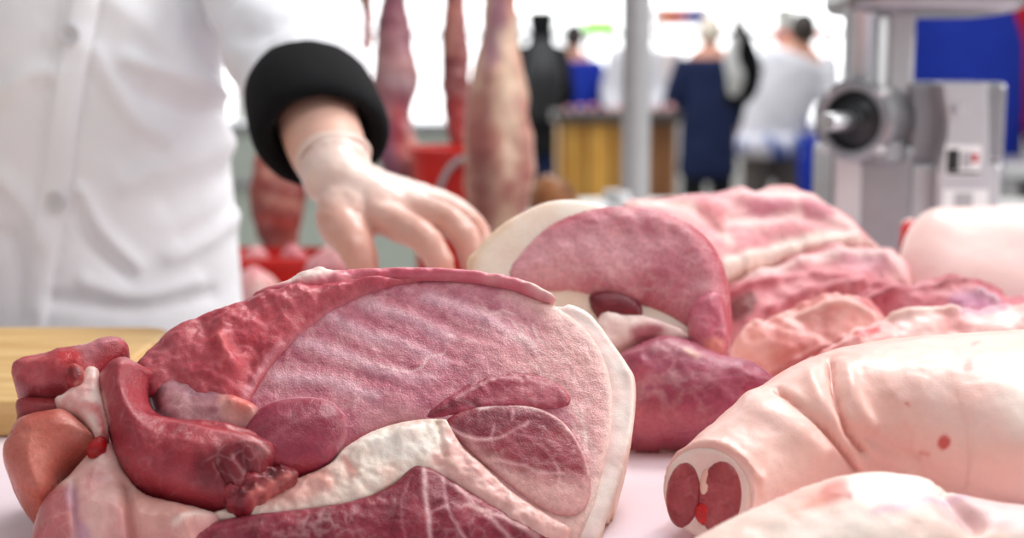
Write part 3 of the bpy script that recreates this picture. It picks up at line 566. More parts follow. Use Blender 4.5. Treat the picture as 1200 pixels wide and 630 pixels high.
TR = [
 ('pork_trimming', [(842, 352), (870, 330), (910, 314), (950, 302), (1000, 298), (1040, 302), (1066, 320), (1060, 345), (1010, 360), (960, 372), (915, 392), (880, 402), (858, 396), (846, 376)], 1.36, 370, (0, -.55, .83), [(196, 96, 106), (220, 140, 146), (234, 180, 178)], [('l', [(880, 340), (940, 322), (1000, 318), (1050, 324)], 8, (246, 220, 216), .7), ('p', [(846, 372), (876, 362), (886, 376), (866, 388)], 5, (110, 40, 40), .8), ('l', [(920, 312), (980, 304)], 5, (206, 100, 116), .7), ('p', [(980, 324), (1010, 320), (1040, 330), (1010, 340)], 7, (214, 150, 166), .6), ('l', [(850, 362), (890, 352), (940, 344), (990, 346)], 4, (186, 70, 86), .7), ('l', [(900, 380), (950, 360), (1010, 350)], 4, (176, 60, 76), .6)], 'streaked pale pork trimming lying right under the belly slab'),
 ('pork_trimming', [(1000, 352), (1030, 336), (1062, 338), (1090, 328), (1112, 322), (1132, 330), (1150, 342), (1184, 350), (1240, 356), (1250, 400), (1160, 398), (1100, 392), (1040, 380), (1004, 372)], 1.27, 390, (0, -.55, .83), [(184, 72, 88), (206, 108, 120), (224, 150, 154)], [('l', [(1010, 368), (1060, 356), (1120, 352), (1170, 352)], 4, (150, 26, 48), .7), ('p', [(1090, 332), (1118, 324), (1126, 340), (1100, 346)], 6, (180, 62, 78), .8), ('p', [(1040, 345), (1080, 340), (1090, 356), (1050, 360)], 8, (214, 130, 142), .7), ('p', [(1110, 368), (1160, 364), (1165, 380), (1120, 384)], 7, (190, 130, 168), .7), ('l', [(1140, 366), (1160, 372)], 4, (246, 230, 236), .6)], 'dark red ragged pork trimming in front of the pale rind block'),
 ('pork_trimming', [(858, 408), (872, 386), (896, 378), (925, 366), (965, 352), (1005, 352), (1030, 362), (1040, 390), (1015, 420), (985, 436), (940, 455), (905, 456), (880, 442), (862, 426)], 1.2, 455, (-.1, -.7, .7), [(216, 128, 122), (230, 162, 154), (240, 192, 184)], [('p', [(905, 400), (960, 388), (975, 410), (930, 440), (905, 440)], 12, (200, 110, 106), .7), ('p', [(1000, 350), (1040, 356), (1030, 376), (1004, 372)], 7, (194, 86, 100), .7), ('l', [(866, 404), (880, 388), (920, 376)], 5, (248, 214, 204), .6), ('l', [(925, 366), (980, 352)], 4, (236, 140, 136), .6), ('l', [(935, 380), (985, 372), (1020, 380)], 4, (250, 222, 214), .6), ('l', [(900, 450), (950, 430), (1010, 405)], 4, (170, 70, 74), .7)], 'orange-pink fleshy pork trimming nearest the second ham'),
 ('pork_trimming', [(925, 448), (945, 430), (975, 408), (1015, 384), (1060, 370), (1110, 366), (1180, 362), (1260, 362), (1270, 420), (1150, 430), (1060, 440), (990, 462), (940, 466)], 1.13, 465, (0, -.6, .8), [(226, 156, 152), (238, 188, 182), (246, 214, 206)], [('p', [(995, 408), (1010, 402), (1026, 394), (1026, 406), (1006, 416)], 3, (206, 18, 26), .95), ('l', [(960, 430), (1000, 418)], 4, (206, 90, 92), .7), ('l', [(1040, 378), (1120, 376)], 5, (248, 228, 212), .6), ('p', [(1120, 366), (1180, 362), (1170, 380), (1125, 384)], 6, (190, 120, 160), .6)], 'pale fatty pork trimming with bright red blood spot along the skin-on shank'),
]
for k, (nm, poly, Y, yb, n, cols, st, lb) in enumerate(TR):
    o = pillow(nm, poly, M_FAT if k in (2, 3) else M_LEAN, None, pl(np.mean([q[0] for q in poly]), yb, Y, n), paint(cols, 32, 110 + k * 7, st, sat=1.0, vein=.25, warp=5, contrast=2), H=.022, R=.035, bd=.1, back=(0, .35, -.94), sp=.0028, disp=bumps([(q[1], q[2], .005) for q in st if q[0] == 'l'], rough=.012, rs=24, seed=60 + k), wob=.005, seed=k)
    tag(o, lb, 'meat', 'pork trimmings heaped behind the skin-on shank')
rd = pillow('pork_rind_block', [(1054, 312), (1058, 285), (1068, 264), (1085, 250), (1110, 246), (1160, 245), (1220, 243), (1290, 248), (1320, 300), (1310, 370), (1200, 380), (1100, 365), (1066, 340)], M_SKIN, None, pl(1200, 370, 1.45, (-.12, -.72, .68)), paint([(240, 206, 200), (244, 214, 208), (248, 222, 216)], 18, 141, [('l', [(1056, 300), (1066, 270), (1085, 252)], 10, (248, 226, 214), .5)], vein=0, contrast=.9), H=.03, R=.06, bd=.12, back=(0, .7, -.7), bR=.08, sp=.004, disp=bumps(rough=.002, rs=20))
tag(rd, 'smooth pale pink block of pork with rind in front of the meat grinder', 'meat')
sc_ = pillow('meat_scrap', [(1056, 262), (1066, 256), (1076, 262), (1078, 276), (1066, 290), (1056, 284)], M_DARK, None, pl(1066, 288, 1.62, (0, -.8, .6)), paint([(190, 30, 36), (214, 60, 60)], 60, 143, [('l', [(1058, 258), (1074, 260)], 4, (244, 232, 228), .8)], vein=0), H=.008, R=.01, bd=.2, sp=.002, back=(0, .12, -1), floor=TOPZ + .0006)
tag(sc_, 'small red scrap standing between grinder pedestal and pale rind block', 'meat')

# ================================================================== SKIN-ON LEG
leg = empty('pork_shank', (.2, .93, TOPZ), 'skin-on pork shank with creased pale rind and round cut shank end', 'meat')
def leg_path():
    pts = [P(832, 588, .835), P(880, 556, .862), P(940, 522, .892), P(1000, 497, .914), P(1080, 478, .922), P(1185, 470, .916), P(1300, 462, .91), P(1420, 470, .91)]
    rad = [(.033, .029), (.040, .036), (.051, .044), (.067, .050), (.090, .053), (.113, .055), (.128, .057), (.12, .054)]
    for p, r in zip(pts, rad): p[2] = TOPZ + r[1] + .0015
    return pts, rad
lp, lr = leg_path()
V, Fc, tt, aa = tube_np(lp, lr, 196, 200, cap=10, capk=.5)
# flatten the shank end into a cut
ax = (lp[1] - lp[0]) / np.linalg.norm(lp[1] - lp[0]); cutn = np.array([-.62, -.72, .18]); cutn /= np.linalg.norm(cutn)
cp = lp[0] + cutn * .004
s = (V - cp) @ cutn; near = np.linalg.norm(V - lp[0], axis=1) < .07
V = np.where((near & (s > 0))[:, None], V - np.outer(s, cutn), V)
nr = vnormals(V, Fc); X, Yp = to_px(V)
front = (nr @ (CAM - V.mean(0))) > 0
cr = [([(912, 458), (940, 476), (965, 500), (990, 530), (1006, 554)], 4.5, -.0045), ([(973, 425), (978, 460), (990, 495), (1014, 530)], 5, -.0038), ([(990, 500), (1030, 520), (1070, 540)], 9, -.0028), ([(1004, 520), (1030, 545), (1050, 556)], 6, -.002),
      ([(950, 440), (962, 470), (985, 500)], 9, .0028), ([(995, 440), (1003, 470), (1020, 500)], 10, .003), ([(880, 470), (920, 495), (960, 530)], 14, .003), ([(800, 535), (850, 525), (890, 560)], 6, .002)]
h = .0022 * fbm(V * 26, 5) + .0008 * fbm(V * 90, 8)
for pts, w, a in cr: h = h + np.where(V[:, 2] > TOPZ + .02, a * np.exp(-(dline(X, Yp, crom(pts, 6)) / w) ** 2), 0)
cutmask = near & (((V - cp) @ cutn) > -.0008)
V = V + nr * np.where(cutmask, 0, h)[:, None]; V[:, 2] = np.maximum(V[:, 2], TOPZ + .0006)
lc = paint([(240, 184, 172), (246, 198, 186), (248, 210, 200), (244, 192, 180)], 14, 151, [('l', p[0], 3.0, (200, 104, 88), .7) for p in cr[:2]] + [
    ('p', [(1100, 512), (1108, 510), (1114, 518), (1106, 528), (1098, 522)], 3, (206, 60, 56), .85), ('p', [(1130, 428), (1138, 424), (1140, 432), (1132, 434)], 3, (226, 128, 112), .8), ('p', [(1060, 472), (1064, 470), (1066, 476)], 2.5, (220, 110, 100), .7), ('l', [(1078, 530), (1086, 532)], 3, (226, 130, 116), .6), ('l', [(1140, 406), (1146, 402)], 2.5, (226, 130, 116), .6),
    ('l', [(800, 536), (840, 522), (880, 545), (890, 580)], 6, (226, 160, 146), .5), ('p', [(1170, 440), (1210, 420), (1230, 480), (1190, 510)], 20, (250, 236, 224), .6)], vein=0, contrast=1.4)
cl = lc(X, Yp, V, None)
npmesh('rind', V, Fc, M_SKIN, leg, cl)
# cut end: disc of muscle with bone
ce = lp[0] + cutn * .0045
CPL = (ce, cutn)
cpx, cpy = to_px(ce[None]); cpx, cpy = float(cpx[0]), float(cpy[0])
e1 = np.cross((0, 0, 1.0), cutn); e1 /= np.linalg.norm(e1); e2 = np.cross(cutn, e1)
def ring(r1, r2, n=14, ox=0, oz=0):
    q = np.array([ce + e1 * (ox + r1 * math.cos(t)) + e2 * (oz + r2 * math.sin(t)) for t in np.linspace(0, 2 * math.pi, n, endpoint=False)])
    x, y = to_px(q); return list(zip(x, y))
pillow('cut_fat', ring(.031, .027), M_FAT, leg, CPL, paint([(240, 200, 190), (248, 224, 212)], 60, 153, vein=0), H=.001, R=.004, bd=.004, back=-cutn, sp=.0018)
for ox, oz, r1, r2, sd in ((-.0155, -.004, .0125, .020, 1), (.0105, -.001, .0150, .0225, 2)):
    pillow('shank_muscle', ring(r1, r2, 12, ox, oz), M_DARK, leg, CPL, paint([(148, 50, 56), (172, 74, 78), (190, 98, 98)], 90, 155 + sd, vein=.4), lift=.0006, H=.002, R=.005, bd=.003, back=-cutn, sp=.0015, disp=bumps(rough=.0012, rs=150))
pillow('bone_end', ring(.004, .009, 10, -.0005, .006), M_FAT, leg, CPL, paint([(236, 170, 150), (246, 214, 196)], 90, 158, vein=0), lift=.0012, H=.0018, R=.004, bd=.003, back=-cutn, sp=.0012)
pillow('blood_clot', ring(.006, .007, 10, .001, -.012), M_DARK, leg, CPL, paint([(190, 20, 26), (216, 50, 46)], 90, 159, vein=0), lift=.0014, H=.0018, R=.004, bd=.003, back=-cutn, sp=.0012, wob=.002)

# front blurred piece
fp = pillow('pork_knuckle', [(800, 650), (830, 622), (870, 602), (910, 586), (950, 570), (990, 560), (1040, 556), (1085, 562), (1115, 580), (1160, 592), (1220, 602), (1290, 640), (1290, 700), (1000, 740), (830, 720)], M_FAT, None, pl(1040, 700, .70, (0, -.6, .8)),
    paint([(236, 190, 176), (246, 220, 208), (252, 238, 228)], 26, 161, [('p', [(960, 585), (985, 580), (992, 600), (970, 612), (955, 604)], 8, (214, 92, 74), .85), ('l', [(925, 622), (955, 606)], 9, (226, 130, 104), .7), ('p', [(986, 598), (996, 598), (992, 610)], 4, (170, 30, 34), .8), ('p', [(1000, 580), (1080, 570), (1100, 600), (1030, 615)], 16, (255, 248, 246), .7), ('p', [(1120, 590), (1220, 606), (1260, 640), (1120, 640), (1090, 610)], 14, (234, 186, 192), .6), ('l', [(1020, 625), (1080, 605), (1130, 590)], 6, (206, 150, 190), .45)], vein=.05, warp=5), H=.02, R=.05, bd=.12, back=(0, .3, -.95), sp=.0026, disp=bumps([([(1100, 590), (1130, 640)], 12, -.006)], rough=.005, rs=22))
tag(fp, 'blurred fatty pork knuckle at the front edge below the skin-on shank', 'meat')

# tray of meat under the hand
tr = empty('white_tray', P(470, 380, 1.4), 'shallow white plastic tray under the gloved hand', 'tray')
tx, ty = P(470, 330, 1.40)[0], 1.375
prism('tray_floor', [(x + tx, y + ty) for x, y in rrect(.12, .085, .02)], TOPZ + .0005, TOPZ + .008, M_WHITEP, tr, .002)
o2 = rrect(.12, .085, .02); i2 = rrect(.112, .077, .018); n = len(o2)
V = np.array([(x + tx, y + ty, TOPZ + .0005) for x, y in o2] + [(x * 1.05 + tx, y * 1.05 + ty, TOPZ + .05) for x, y in o2] + [(x * 1.05 + tx, y * 1.05 + ty, TOPZ + .05) for x, y in i2] + [(x + tx, y + ty, TOPZ + .006) for x, y in i2])
npmesh('tray_wall', V, [(k * n + i, k * n + (i + 1) % n, ((k + 1) % 4) * n + (i + 1) % n, ((k + 1) % 4) * n + i) for k in range(4) for i in range(n)], M_WHITEP, tr, smooth=False)

o = pillow('meat_piece', [(470, 352), (490, 338), (525, 334), (560, 330), (590, 345), (592, 375), (560, 392), (500, 392), (472, 378)], M_LEAN, None, pl(530, 392, 1.335, (0, -.5, .86)), paint(PINK, 30, 171, vein=.2), H=.010, R=.025, bd=.05, back=(0, .1, -1), sp=.004, floor=TOPZ + .009)
tag(o, 'raw pink piece of meat in the tray beneath the gloved fingertips', 'meat')

# ================================================================== BUTCHER
bt = empty('person', (-.55, 1.78, 0), 'butcher in white buttoned coat with black cuff and clear glove on one hand', 'person')
SK = lin((236, 188, 170))
def skin_col(V): 
    f = .5 + .5 * fbm(V * 30, 3); return np.hstack([SK * (.92 + .12 * f[:, None]), np.ones((len(V), 1))])
BX = -.56; BY = 1.80
sh = np.array([BX + .20, BY, 1.42]); el = P(326, -6, 1.74); cu = P(375, 150, 1.50); wr = P(399, 212, 1.42)
body = [tb([(BX, BY, .9), (BX, BY, 1.15), (BX, BY, 1.4)], [(.15, .1), (.15, .1), (.16, .09)]), tb([(BX, BY, 1.4), (BX, BY - .02, 1.53)], [.055, .05]),
        sph((BX, BY - .03, 1.63), (.075, .095, .115)), sph((BX, BY - .125, 1.615), (.014, .02, .02)), sph((BX - .078, BY - .02, 1.625), (.012, .02, .03)), sph((BX + .078, BY - .02, 1.625), (.012, .02, .03)), sph((BX, BY - .115, 1.575), (.03, .015, .01)),
        tb([sh, el, cu, wr - (wr - cu) * .15], [.05, .045, .043, .033], 24),
        tb([(BX - .2, BY, 1.42), (BX - .27, BY + .02, 1.15), (BX - .2, BY - .2, 1.0), (BX - .17, BY - .24, .97)], [.05, .045, .035, .03], 24), sph((BX - .14, BY - .27, .965), (.045, .06, .025)),
        tb([(BX - .09, BY, .9), (BX - .1, BY, .5), (BX - .1, BY, .06)], [.085, .06, .04]), tb([(BX + .09, BY, .9), (BX + .1, BY, .5), (BX + .1, BY, .06)], [.085, .06, .04])]
fuse('body', body, .007, M_BODY, bt, skin_col)
for s_ in (-1, 1):
    npmesh('eye', *sph((BX + s_ * .03, BY - .115, 1.635), .011), M_WHITEP, bt)
    tube('shoe', [(BX + s_ * .1, BY + .04, .045), (BX + s_ * .1, BY - .17, .03)], [(.045, .045), (.042, .03)], M_SHOE, bt)
    tube('trouser_leg', [(BX + s_ * .09, BY, .88), (BX + s_ * .1, BY, .5), (BX + s_ * .1, BY, .08)], [.095, .078, .07], M_TROUS, bt, upref=(0, 1, 0))
fuse('hair', [sph((BX, BY - .01, 1.66), (.082, .095, .105))], .01, M_HAIRD, bt)
# coat
zs = [.55, .72, .88, 1.0, 1.1, 1.2, 1.3, 1.4, 1.46, 1.49]
path = [(BX + .005 * k * 0, BY, z) for k, z in enumerate(zs)]
rad = [(.232, .175), (.225, .17), (.214, .165), (.208, .163), (.202, .160), (.196, .157), (.20, .15), (.205, .135), (.15, .10), (.07, .06)]
V, Fc, tt, aa = tube_np(path, rad, 198, 260, upref=(0, 1, 0), cap=4, capk=.1)
nr = vnormals(V, Fc); X, Yp = to_px(V); fr = nr[:, 1] < .25
G = lambda pts, w, a: np.where(fr, 1.1 * a * np.exp(-(dline(X, Yp, crom(pts, 6)) / (1.3 * w)) ** 2), 0)
h = .007 * fbm(V * np.array([7, 7, 5]), 4) + .0018 * fbm(V * 24, 6)
for f in [([(262, 112), (215, 92), (150, 70)], 9, .009), ([(268, 130), (220, 130), (170, 110)], 10, -.008), ([(275, 165), (210, 190), (150, 215)], 12, .007), ([(280, 200), (200, 240)], 12, -.006), ([(95, 225), (120, 270), (160, 310)], 7, .008), ([(88, 235), (105, 280), (150, 325)], 7, -.006), ([(280, 245), (240, 280), (200, 300)], 9, .008), ([(290, 225), (252, 262), (215, 280)], 8, -.006), ([(110, 60), (150, 130), (190, 160)], 9, .006), ([(100, 330), (160, 345), (230, 330)], 8, .007), ([(60, 350), (160, 362), (250, 345)], 7, -.006), ([(0, 110), (30, 90), (60, 85)], 9, .006), ([(0, 210), (30, 240), (50, 280)], 9, .006), ([(10, 280), (25, 330), (30, 380)], 9, -.007), ([(130, 0), (200, 60), (250, 110)], 14, .006), ([(225, 0), (240, 50), (262, 105)], 10, -.008)]: h = h + G(*f)
plk = [(100, -60), (90, 20), (76, 110), (60, 230), (45, 320), (36, 400)]
pd = dline(X, Yp, crom(plk, 8)); h = h + np.where(fr, .003 * (1 - sst(17, 21, pd)), 0)
edge = [(np.array(p) + (20, 0)) for p in plk]; h = h + np.where(fr, -.003 * np.exp(-(dline(X, Yp, crom(edge, 8)) / 3) ** 2), 0)
V = V + nr * h[:, None]
cc = np.ones((len(V), 4)); cc[:, :3] = lin((246, 247, 251)) * (1 + .04 * fbm(V * 12, 9))[:, None]
coat = npmesh('coat', V, Fc, M_CLOTH, bt, cc)
pk_px = crom([(p[0] - 19, p[1]) for p in plk], 14); pk_q = crom([(p[0] + 19, p[1]) for p in plk], 14)
# front of coat as a lookup for the buttons
def front_y(x, z):
    d = (V[:, 0] - x) ** 2 + (V[:, 2] - z) ** 2 + np.where(V[:, 1] > BY, 9, 0); return V[np.argmin(d)]
PV = []; KK = 7
for (l0, l1), (r0, r1) in zip(pk_px, pk_q):
    if l1 < -40: continue
    for j in range(KK):
        f = j / (KK - 1); q = P(l0 + (r0 - l0) * f, l1, BY - .165); q2 = front_y(q[0], q[2]); q[1] = q2[1] - (.0055 if 0 < j < KK - 1 else -.001); PV.append(q)
PV = np.array(PV); nrw = len(PV) // KK
PV[:, 1] = np.convolve(np.pad(PV[:, 1], 0), [1], 'same')
pk = npmesh('placket', PV, [(i * KK + j, i * KK + j + 1, (i + 1) * KK + j + 1, (i + 1) * KK + j) for i in range(nrw - 1) for j in range(KK - 1)], M_CLOTH, coat, np.tile(np.append(lin((246, 247, 251)), 1), (len(PV), 1)))
sm = pk.modifiers.new('soft', 'SMOOTH'); sm.iterations = 3
for bx_, by_ in ((82, 38), (64, 236)):
    q = P(bx_, by_, BY - .165); q = front_y(q[0], q[2])
    b_ = lathe('button', [(.004, .001), (.0105, .001), (.0122, .003), (.0112, .005), (.0075, .0038), (.003, .0036)], q + np.array([0, -.005, 0]), (0, -1, .05), M_PEARL, coat, 24)
    for k in range(4):
        a = math.pi / 4 + k * math.pi / 2; c = q + np.array([.0028 * math.cos(a), -.0092, .0028 * math.sin(a)])
        lathe('button_hole', [(.0009, 0), (.0009, .0008)], c, (0, -1, 0), M_GREY, b_, 8)
# sleeve
CDIR = (cu - el) / np.linalg.norm(cu - el)
def sl_disp(V, t, a): return .006 * fbm(V * np.array([16, 16, 30]), 14) + .004 * fbm(V * 40, 18) + .004 * np.sin(t * 40 + a)
def white(V, t, a): return np.hstack([np.tile(lin((242, 243, 248)), (len(V), 1)), np.ones((len(V), 1))])
tube('sleeve', [(BX + .15, BY, 1.44), sh + np.array([.03, 0, -.02]), el + np.array([0, .01, 0]), cu - CDIR * .085], [(.075, .085), (.085, .085), (.092, .074), (.070, .064)], M_CLOTH, bt, rings=80, seg=72, color=white, disp=sl_disp)
tube('sleeve', [(BX - .15, BY, 1.44), (BX - .24, BY, 1.36), (BX - .29, BY + .02, 1.14), (BX - .22, BY - .15, 1.03)], [(.075, .085), (.085, .085), (.07, .07), (.06, .06)], M_CLOTH, bt, rings=80, seg=60, color=white, disp=sl_disp)
# rolled black cuff: thick ring, open in the middle
def ringtube(c, ax, R1, prof, seg=64, wob=.002):
    ax = np.array(ax) / np.linalg.norm(ax); s = np.cross(ax, (0, 0, 1.0) if abs(ax[2]) < .95 else (0, 1.0, 0)); s /= np.linalg.norm(s); u = np.cross(s, ax)
    V = []; K = len(prof)
    for j in range(seg):
        t = 2 * math.pi * j / seg; dirv = math.cos(t) * s + math.sin(t) * u
        for r, hh in prof: V.append(c + dirv * (r * R1(t)) + ax * hh)
    V = np.array(V); Fc = [(j * K + k, j * K + (k + 1) % K, ((j + 1) % seg) * K + (k + 1) % K, ((j + 1) % seg) * K + k) for j in range(seg) for k in range(K)]
    return V, Fc
pr_ = [(.044, -.05), (.062, -.062), (.070, -.05), (.073, -.02), (.074, .006), (.071, .024), (.062, .032), (.052, .024), (.046, .004), (.044, -.02)]
V2, F2 = ringtube(cu - CDIR * .012, CDIR, lambda t: 1 + .05 * math.sin(2 * t + 1), [(r * .97, h_ * 1.25) for r, h_ in pr_])
V2 = V2 + vnormals(V2, F2)[:, :] * (.0035 * fbm(V2 * 35, 2))[:, None]
c_ = npmesh('rolled_cuff', V2, F2, M_BLACKCUFF, bt); ms = c_.modifiers.new('s', 'SUBSURF'); ms.levels = 1; ms.render_levels = 1; c_['label'] = 'black rolled cuff'
# gloved hand
kn = dict(i=P(455, 258, 1.365), m=P(482, 245, 1.385), r=P(503, 240, 1.41), p=P(512, 236, 1.44))
FG = [([wr * .6 + kn['i'] * .4, kn['i'], P(492, 276, 1.335), P(512, 300, 1.325), P(522, 334, 1.33)], [.017, .0135, .0125, .0115, .0095]),
      ([wr * .6 + kn['m'] * .4, kn['m'], P(524, 258, 1.36), P(546, 280, 1.345), P(556, 318, 1.345)], [.018, .0135, .0125, .0115, .0095]),
      ([wr * .6 + kn['r'] * .4, kn['r'], P(540, 254, 1.40), P(560, 276, 1.39), P(568, 310, 1.385)], [.017, .013, .012, .011, .009]),
      ([wr * .6 + kn['p'] * .4, kn['p'], P(540, 250, 1.445), P(556, 268, 1.44), P(564, 296, 1.44)], [.016, .0115, .0105, .0095, .008]),
      ([wr * .85 + kn['i'] * .15, P(398, 258, 1.375), P(416, 288, 1.345), P(432, 326, 1.335)], [.022, .019, .0155, .011])]
hp = [tb(p, [q * 1.22 for q in r], 20, 20) for p, r in FG]
hp.append(tb([wr - (wr - cu) * .22, wr, wr * .5 + (kn['i'] + kn['p']) * .25, (kn['i'] + kn['p']) * .5], [(.0365, .0365), (.035, .032), (.042, .025), (.042, .019)], 18, 28))
hp.append(tb([wr * .9 + kn['i'] * .1, P(415, 250, 1.38), P(432, 262, 1.375)], [.026, .022, .015], 12))
def glove_col(V):
    x, y = to_px(V); f = fbm(V * 60, 5)
    c = np.tile(lin((214, 162, 146)), (len(V), 1))
    m = np.clip(sst(255, 205, y) * .8 + .25 * f + .1, 0, 1)[:, None]; c = c * (1 - m) + lin((236, 212, 202)) * m  # painted highlight: glove colour paler towards the wrist, broken by noise
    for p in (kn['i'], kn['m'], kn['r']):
        d = np.linalg.norm(V - p, axis=1); k = (.35 * np.exp(-(d / .012) ** 2))[:, None]; c = c * (1 - k) + lin((240, 226, 222)) * k  # whitish highlights painted on the knuckles
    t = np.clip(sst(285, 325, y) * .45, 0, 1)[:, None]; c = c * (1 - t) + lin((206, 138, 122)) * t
    return np.hstack([c, np.ones((len(V), 1))])
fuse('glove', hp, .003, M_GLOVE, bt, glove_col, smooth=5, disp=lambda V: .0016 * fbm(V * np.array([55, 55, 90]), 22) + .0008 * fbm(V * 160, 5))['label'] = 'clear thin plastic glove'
# loose glove mouth
ga = (cu - wr) / np.linalg.norm(cu - wr)
V3, F3 = ringtube(wr - (wr - cu) * .34, ga, lambda t: 1 + .06 * math.sin(3 * t), [(.0345, -.006), (.0375, -.004), (.0385, .001), (.037, .005), (.035, .004)])
V3 = V3 + .002 * np.stack([fbm(V3 * 50, 1), fbm(V3 * 50, 2), fbm(V3 * 50, 3)], 1)
g = npmesh('glove_mouth', V3, F3, M_GLOVE, bt, np.tile(np.append(lin((232, 204, 193)), 1), (len(V3), 1)))

# ================================================================== GRINDER
GY = 1.98
gr = empty('meat_grinder', (P(1060, 300, GY)[0], GY + .05, TOPZ), 'large steel meat grinder with round head behind the pork pile', 'meat grinder')
hc = P(1004, 141, GY - .07); gax = np.array([-.62, -.78, 0]); gax /= np.linalg.norm(gax)
lathe('barrel', [(.036, -.10), (.044, -.09), (.046, -.02), (.042, .0)], hc, gax, M_CAST, gr)
rg = lathe('ring_nut', [(.044, -.012), (.0545, -.010), (.0560, .0), (.0545, .014), (.049, .017), (.0405, .015), (.0395, .006)], hc, gax, M_CAST, gr, 48)
sx = np.cross(gax, (0, 0, 1.0)); sx /= np.linalg.norm(sx)
for k in range(4):
    a = math.radians(45 + 90 * k); d = math.cos(a) * sx + math.sin(a) * np.array([0, 0, 1.0])
    tube('grip_lug', [hc + d * .052 - gax * .008, hc + d * .052 + gax * .012], [.0075, .0075], M_PALE, rg, cap=3)
lathe('head_plate', [(.0402, .002), (.0402, .006), (.030, .010), (.024, .016), (.019, .022), (.016, .03), (.012, .032)], hc, gax, M_BLACKP, gr)
lathe('drive_shaft', [(.0125, .03), (.0125, .085), (.0105, .088), (.004, .088)], hc, gax, M_STEEL, gr)
def gx(px, py, Y): return P(px, py, Y)
tcx = gx(1003, 60, GY)[0]
lathe('throat', [(.0235, 0), (.0235, .19), (.03, .2)], (tcx, GY - .03, hc[2] + .03), (0, 0, 1), M_STEEL, gr)
x0, x1 = gx(1034, 60, GY + .02)[0], gx(1066, 60, GY + .02)[0]
box('throat_guard', (x0, GY - .01, hc[2] + .02), (x1, GY + .07, hc[2] + .23), M_PALE, gr, .006)
# pedestal
x0, x1 = gx(966, 240, GY)[0], gx(1060, 240, GY)[0]
box('pedestal', (x0, GY - .045, TOPZ + .001), (x1, GY + .09, hc[2] - .035), M_CAST, gr, .008)
box('pedestal_rib', (x0 + .002, GY - .052, TOPZ + .002), (x0 + .038, GY - .043, hc[2] - .04), M_PALE, gr, .003)
lathe('clamp_collar', [(.04, 0), (.046, .004), (.046, .03), (.04, .035)], (hc[0] + .035, hc[1] + .05, hc[2] - .06), (0, 0, 1), M_CAST, gr)
x0, x1 = gx(1056, 140, GY + .02)[0], gx(1118, 140, GY + .02)[0]
zt = gx(1100, 96, GY)[2]; zm = gx(1100, 190, GY)[2]; zb = gx(1100, 290, GY)[2]
box('motor_housing', (x0, GY - .02, zm), (x1 + .06, GY + .2, zt), M_CAST, gr, .008)
box('lower_housing', (x0 + .002, GY - .025, TOPZ + .001), (x1 + .055, GY + .19, zm), M_PALE, gr, .006)
# curved control panel
pp = [(1104, 96), (1158, 97), (1160, 180), (1161, 262), (1098, 262), (1098, 205), (1104, 180), (1110, 160), (1111, 140)]
pq = [P(x, y, GY - .075) for x, y in crom(pp[:2], 1).tolist()] 
outl = [P(x, y, GY - .06) for x, y in pp]
n = len(outl); V = np.array([q for q in outl] + [q + np.array([0.0, .055, 0]) for q in outl])
pan = bevel(npmesh('control_panel', V, [tuple(range(n)), tuple(range(n, 2 * n))[::-1]] + [(i, i + n, (i + 1) % n + n, (i + 1) % n) for i in range(n)], M_PALE, gr, smooth=False), .003)
def plate(name, x0, y0, x1, y1, Y, mat, par, th=.0012):
    a = P(x0, y1, Y); b = P(x1, y0, Y); return box(name, (a[0], Y - th, a[2]), (b[0], Y, b[2]), mat, par)
py_ = GY - .06
lb = plate('warning_label', 1106, 170, 1150, 206, py_ + .0002, M_WHITEP, pan)
plate('dark_block', 1109, 175, 1124, 200, py_ - .001, M_BLACKP, lb); plate('dark_block', 1126, 178, 1138, 196, py_ - .001, M_GREY, lb); plate('red_block', 1139, 180, 1146, 190, py_ - .001, M_REDC, lb); plate('dark_block', 1109, 201, 1148, 204, py_ - .001, M_BLACKP, lb)
lb2 = plate('paper_label', 1104, 222, 1158, 250, py_ + .0002, M_WHITEP, pan); plate('grey_block', 1118, 226, 1140, 246, py_ - .001, M_GREY, lb2)
tube('push_button', [P(1122, 128, py_ + .002), P(1122, 128, py_ - .006)], [.006, .006], M_GREY, pan, cap=3)
# tray on top
tz = gx(1080, 18, GY)[2]; tx0, tx1 = gx(982, 10, GY)[0], gx(1186, 10, GY)[0]
tcx2, hw = (tx0 + tx1) / 2, (tx1 - tx0) / 2
prof = [rrect(hw * k, .11 * k, .04 * k) for k in (.78, .93, .99, 1.0, .985, .96)]; hz = [0, .004, .014, .045, .045, .012]
n = len(prof[0]); V = np.array([(x + tcx2, y + GY + .02, tz + z) for pr2, z in zip(prof, hz) for x, y in pr2])
Fc = [(k * n + i, k * n + (i + 1) % n, (k + 1) * n + (i + 1) % n, (k + 1) * n + i) for k in range(5) for i in range(n)] + [tuple(range(n))[::-1], tuple(range(5 * n, 6 * n))]
npmesh('feed_tray', V, Fc, M_CAST, gr)

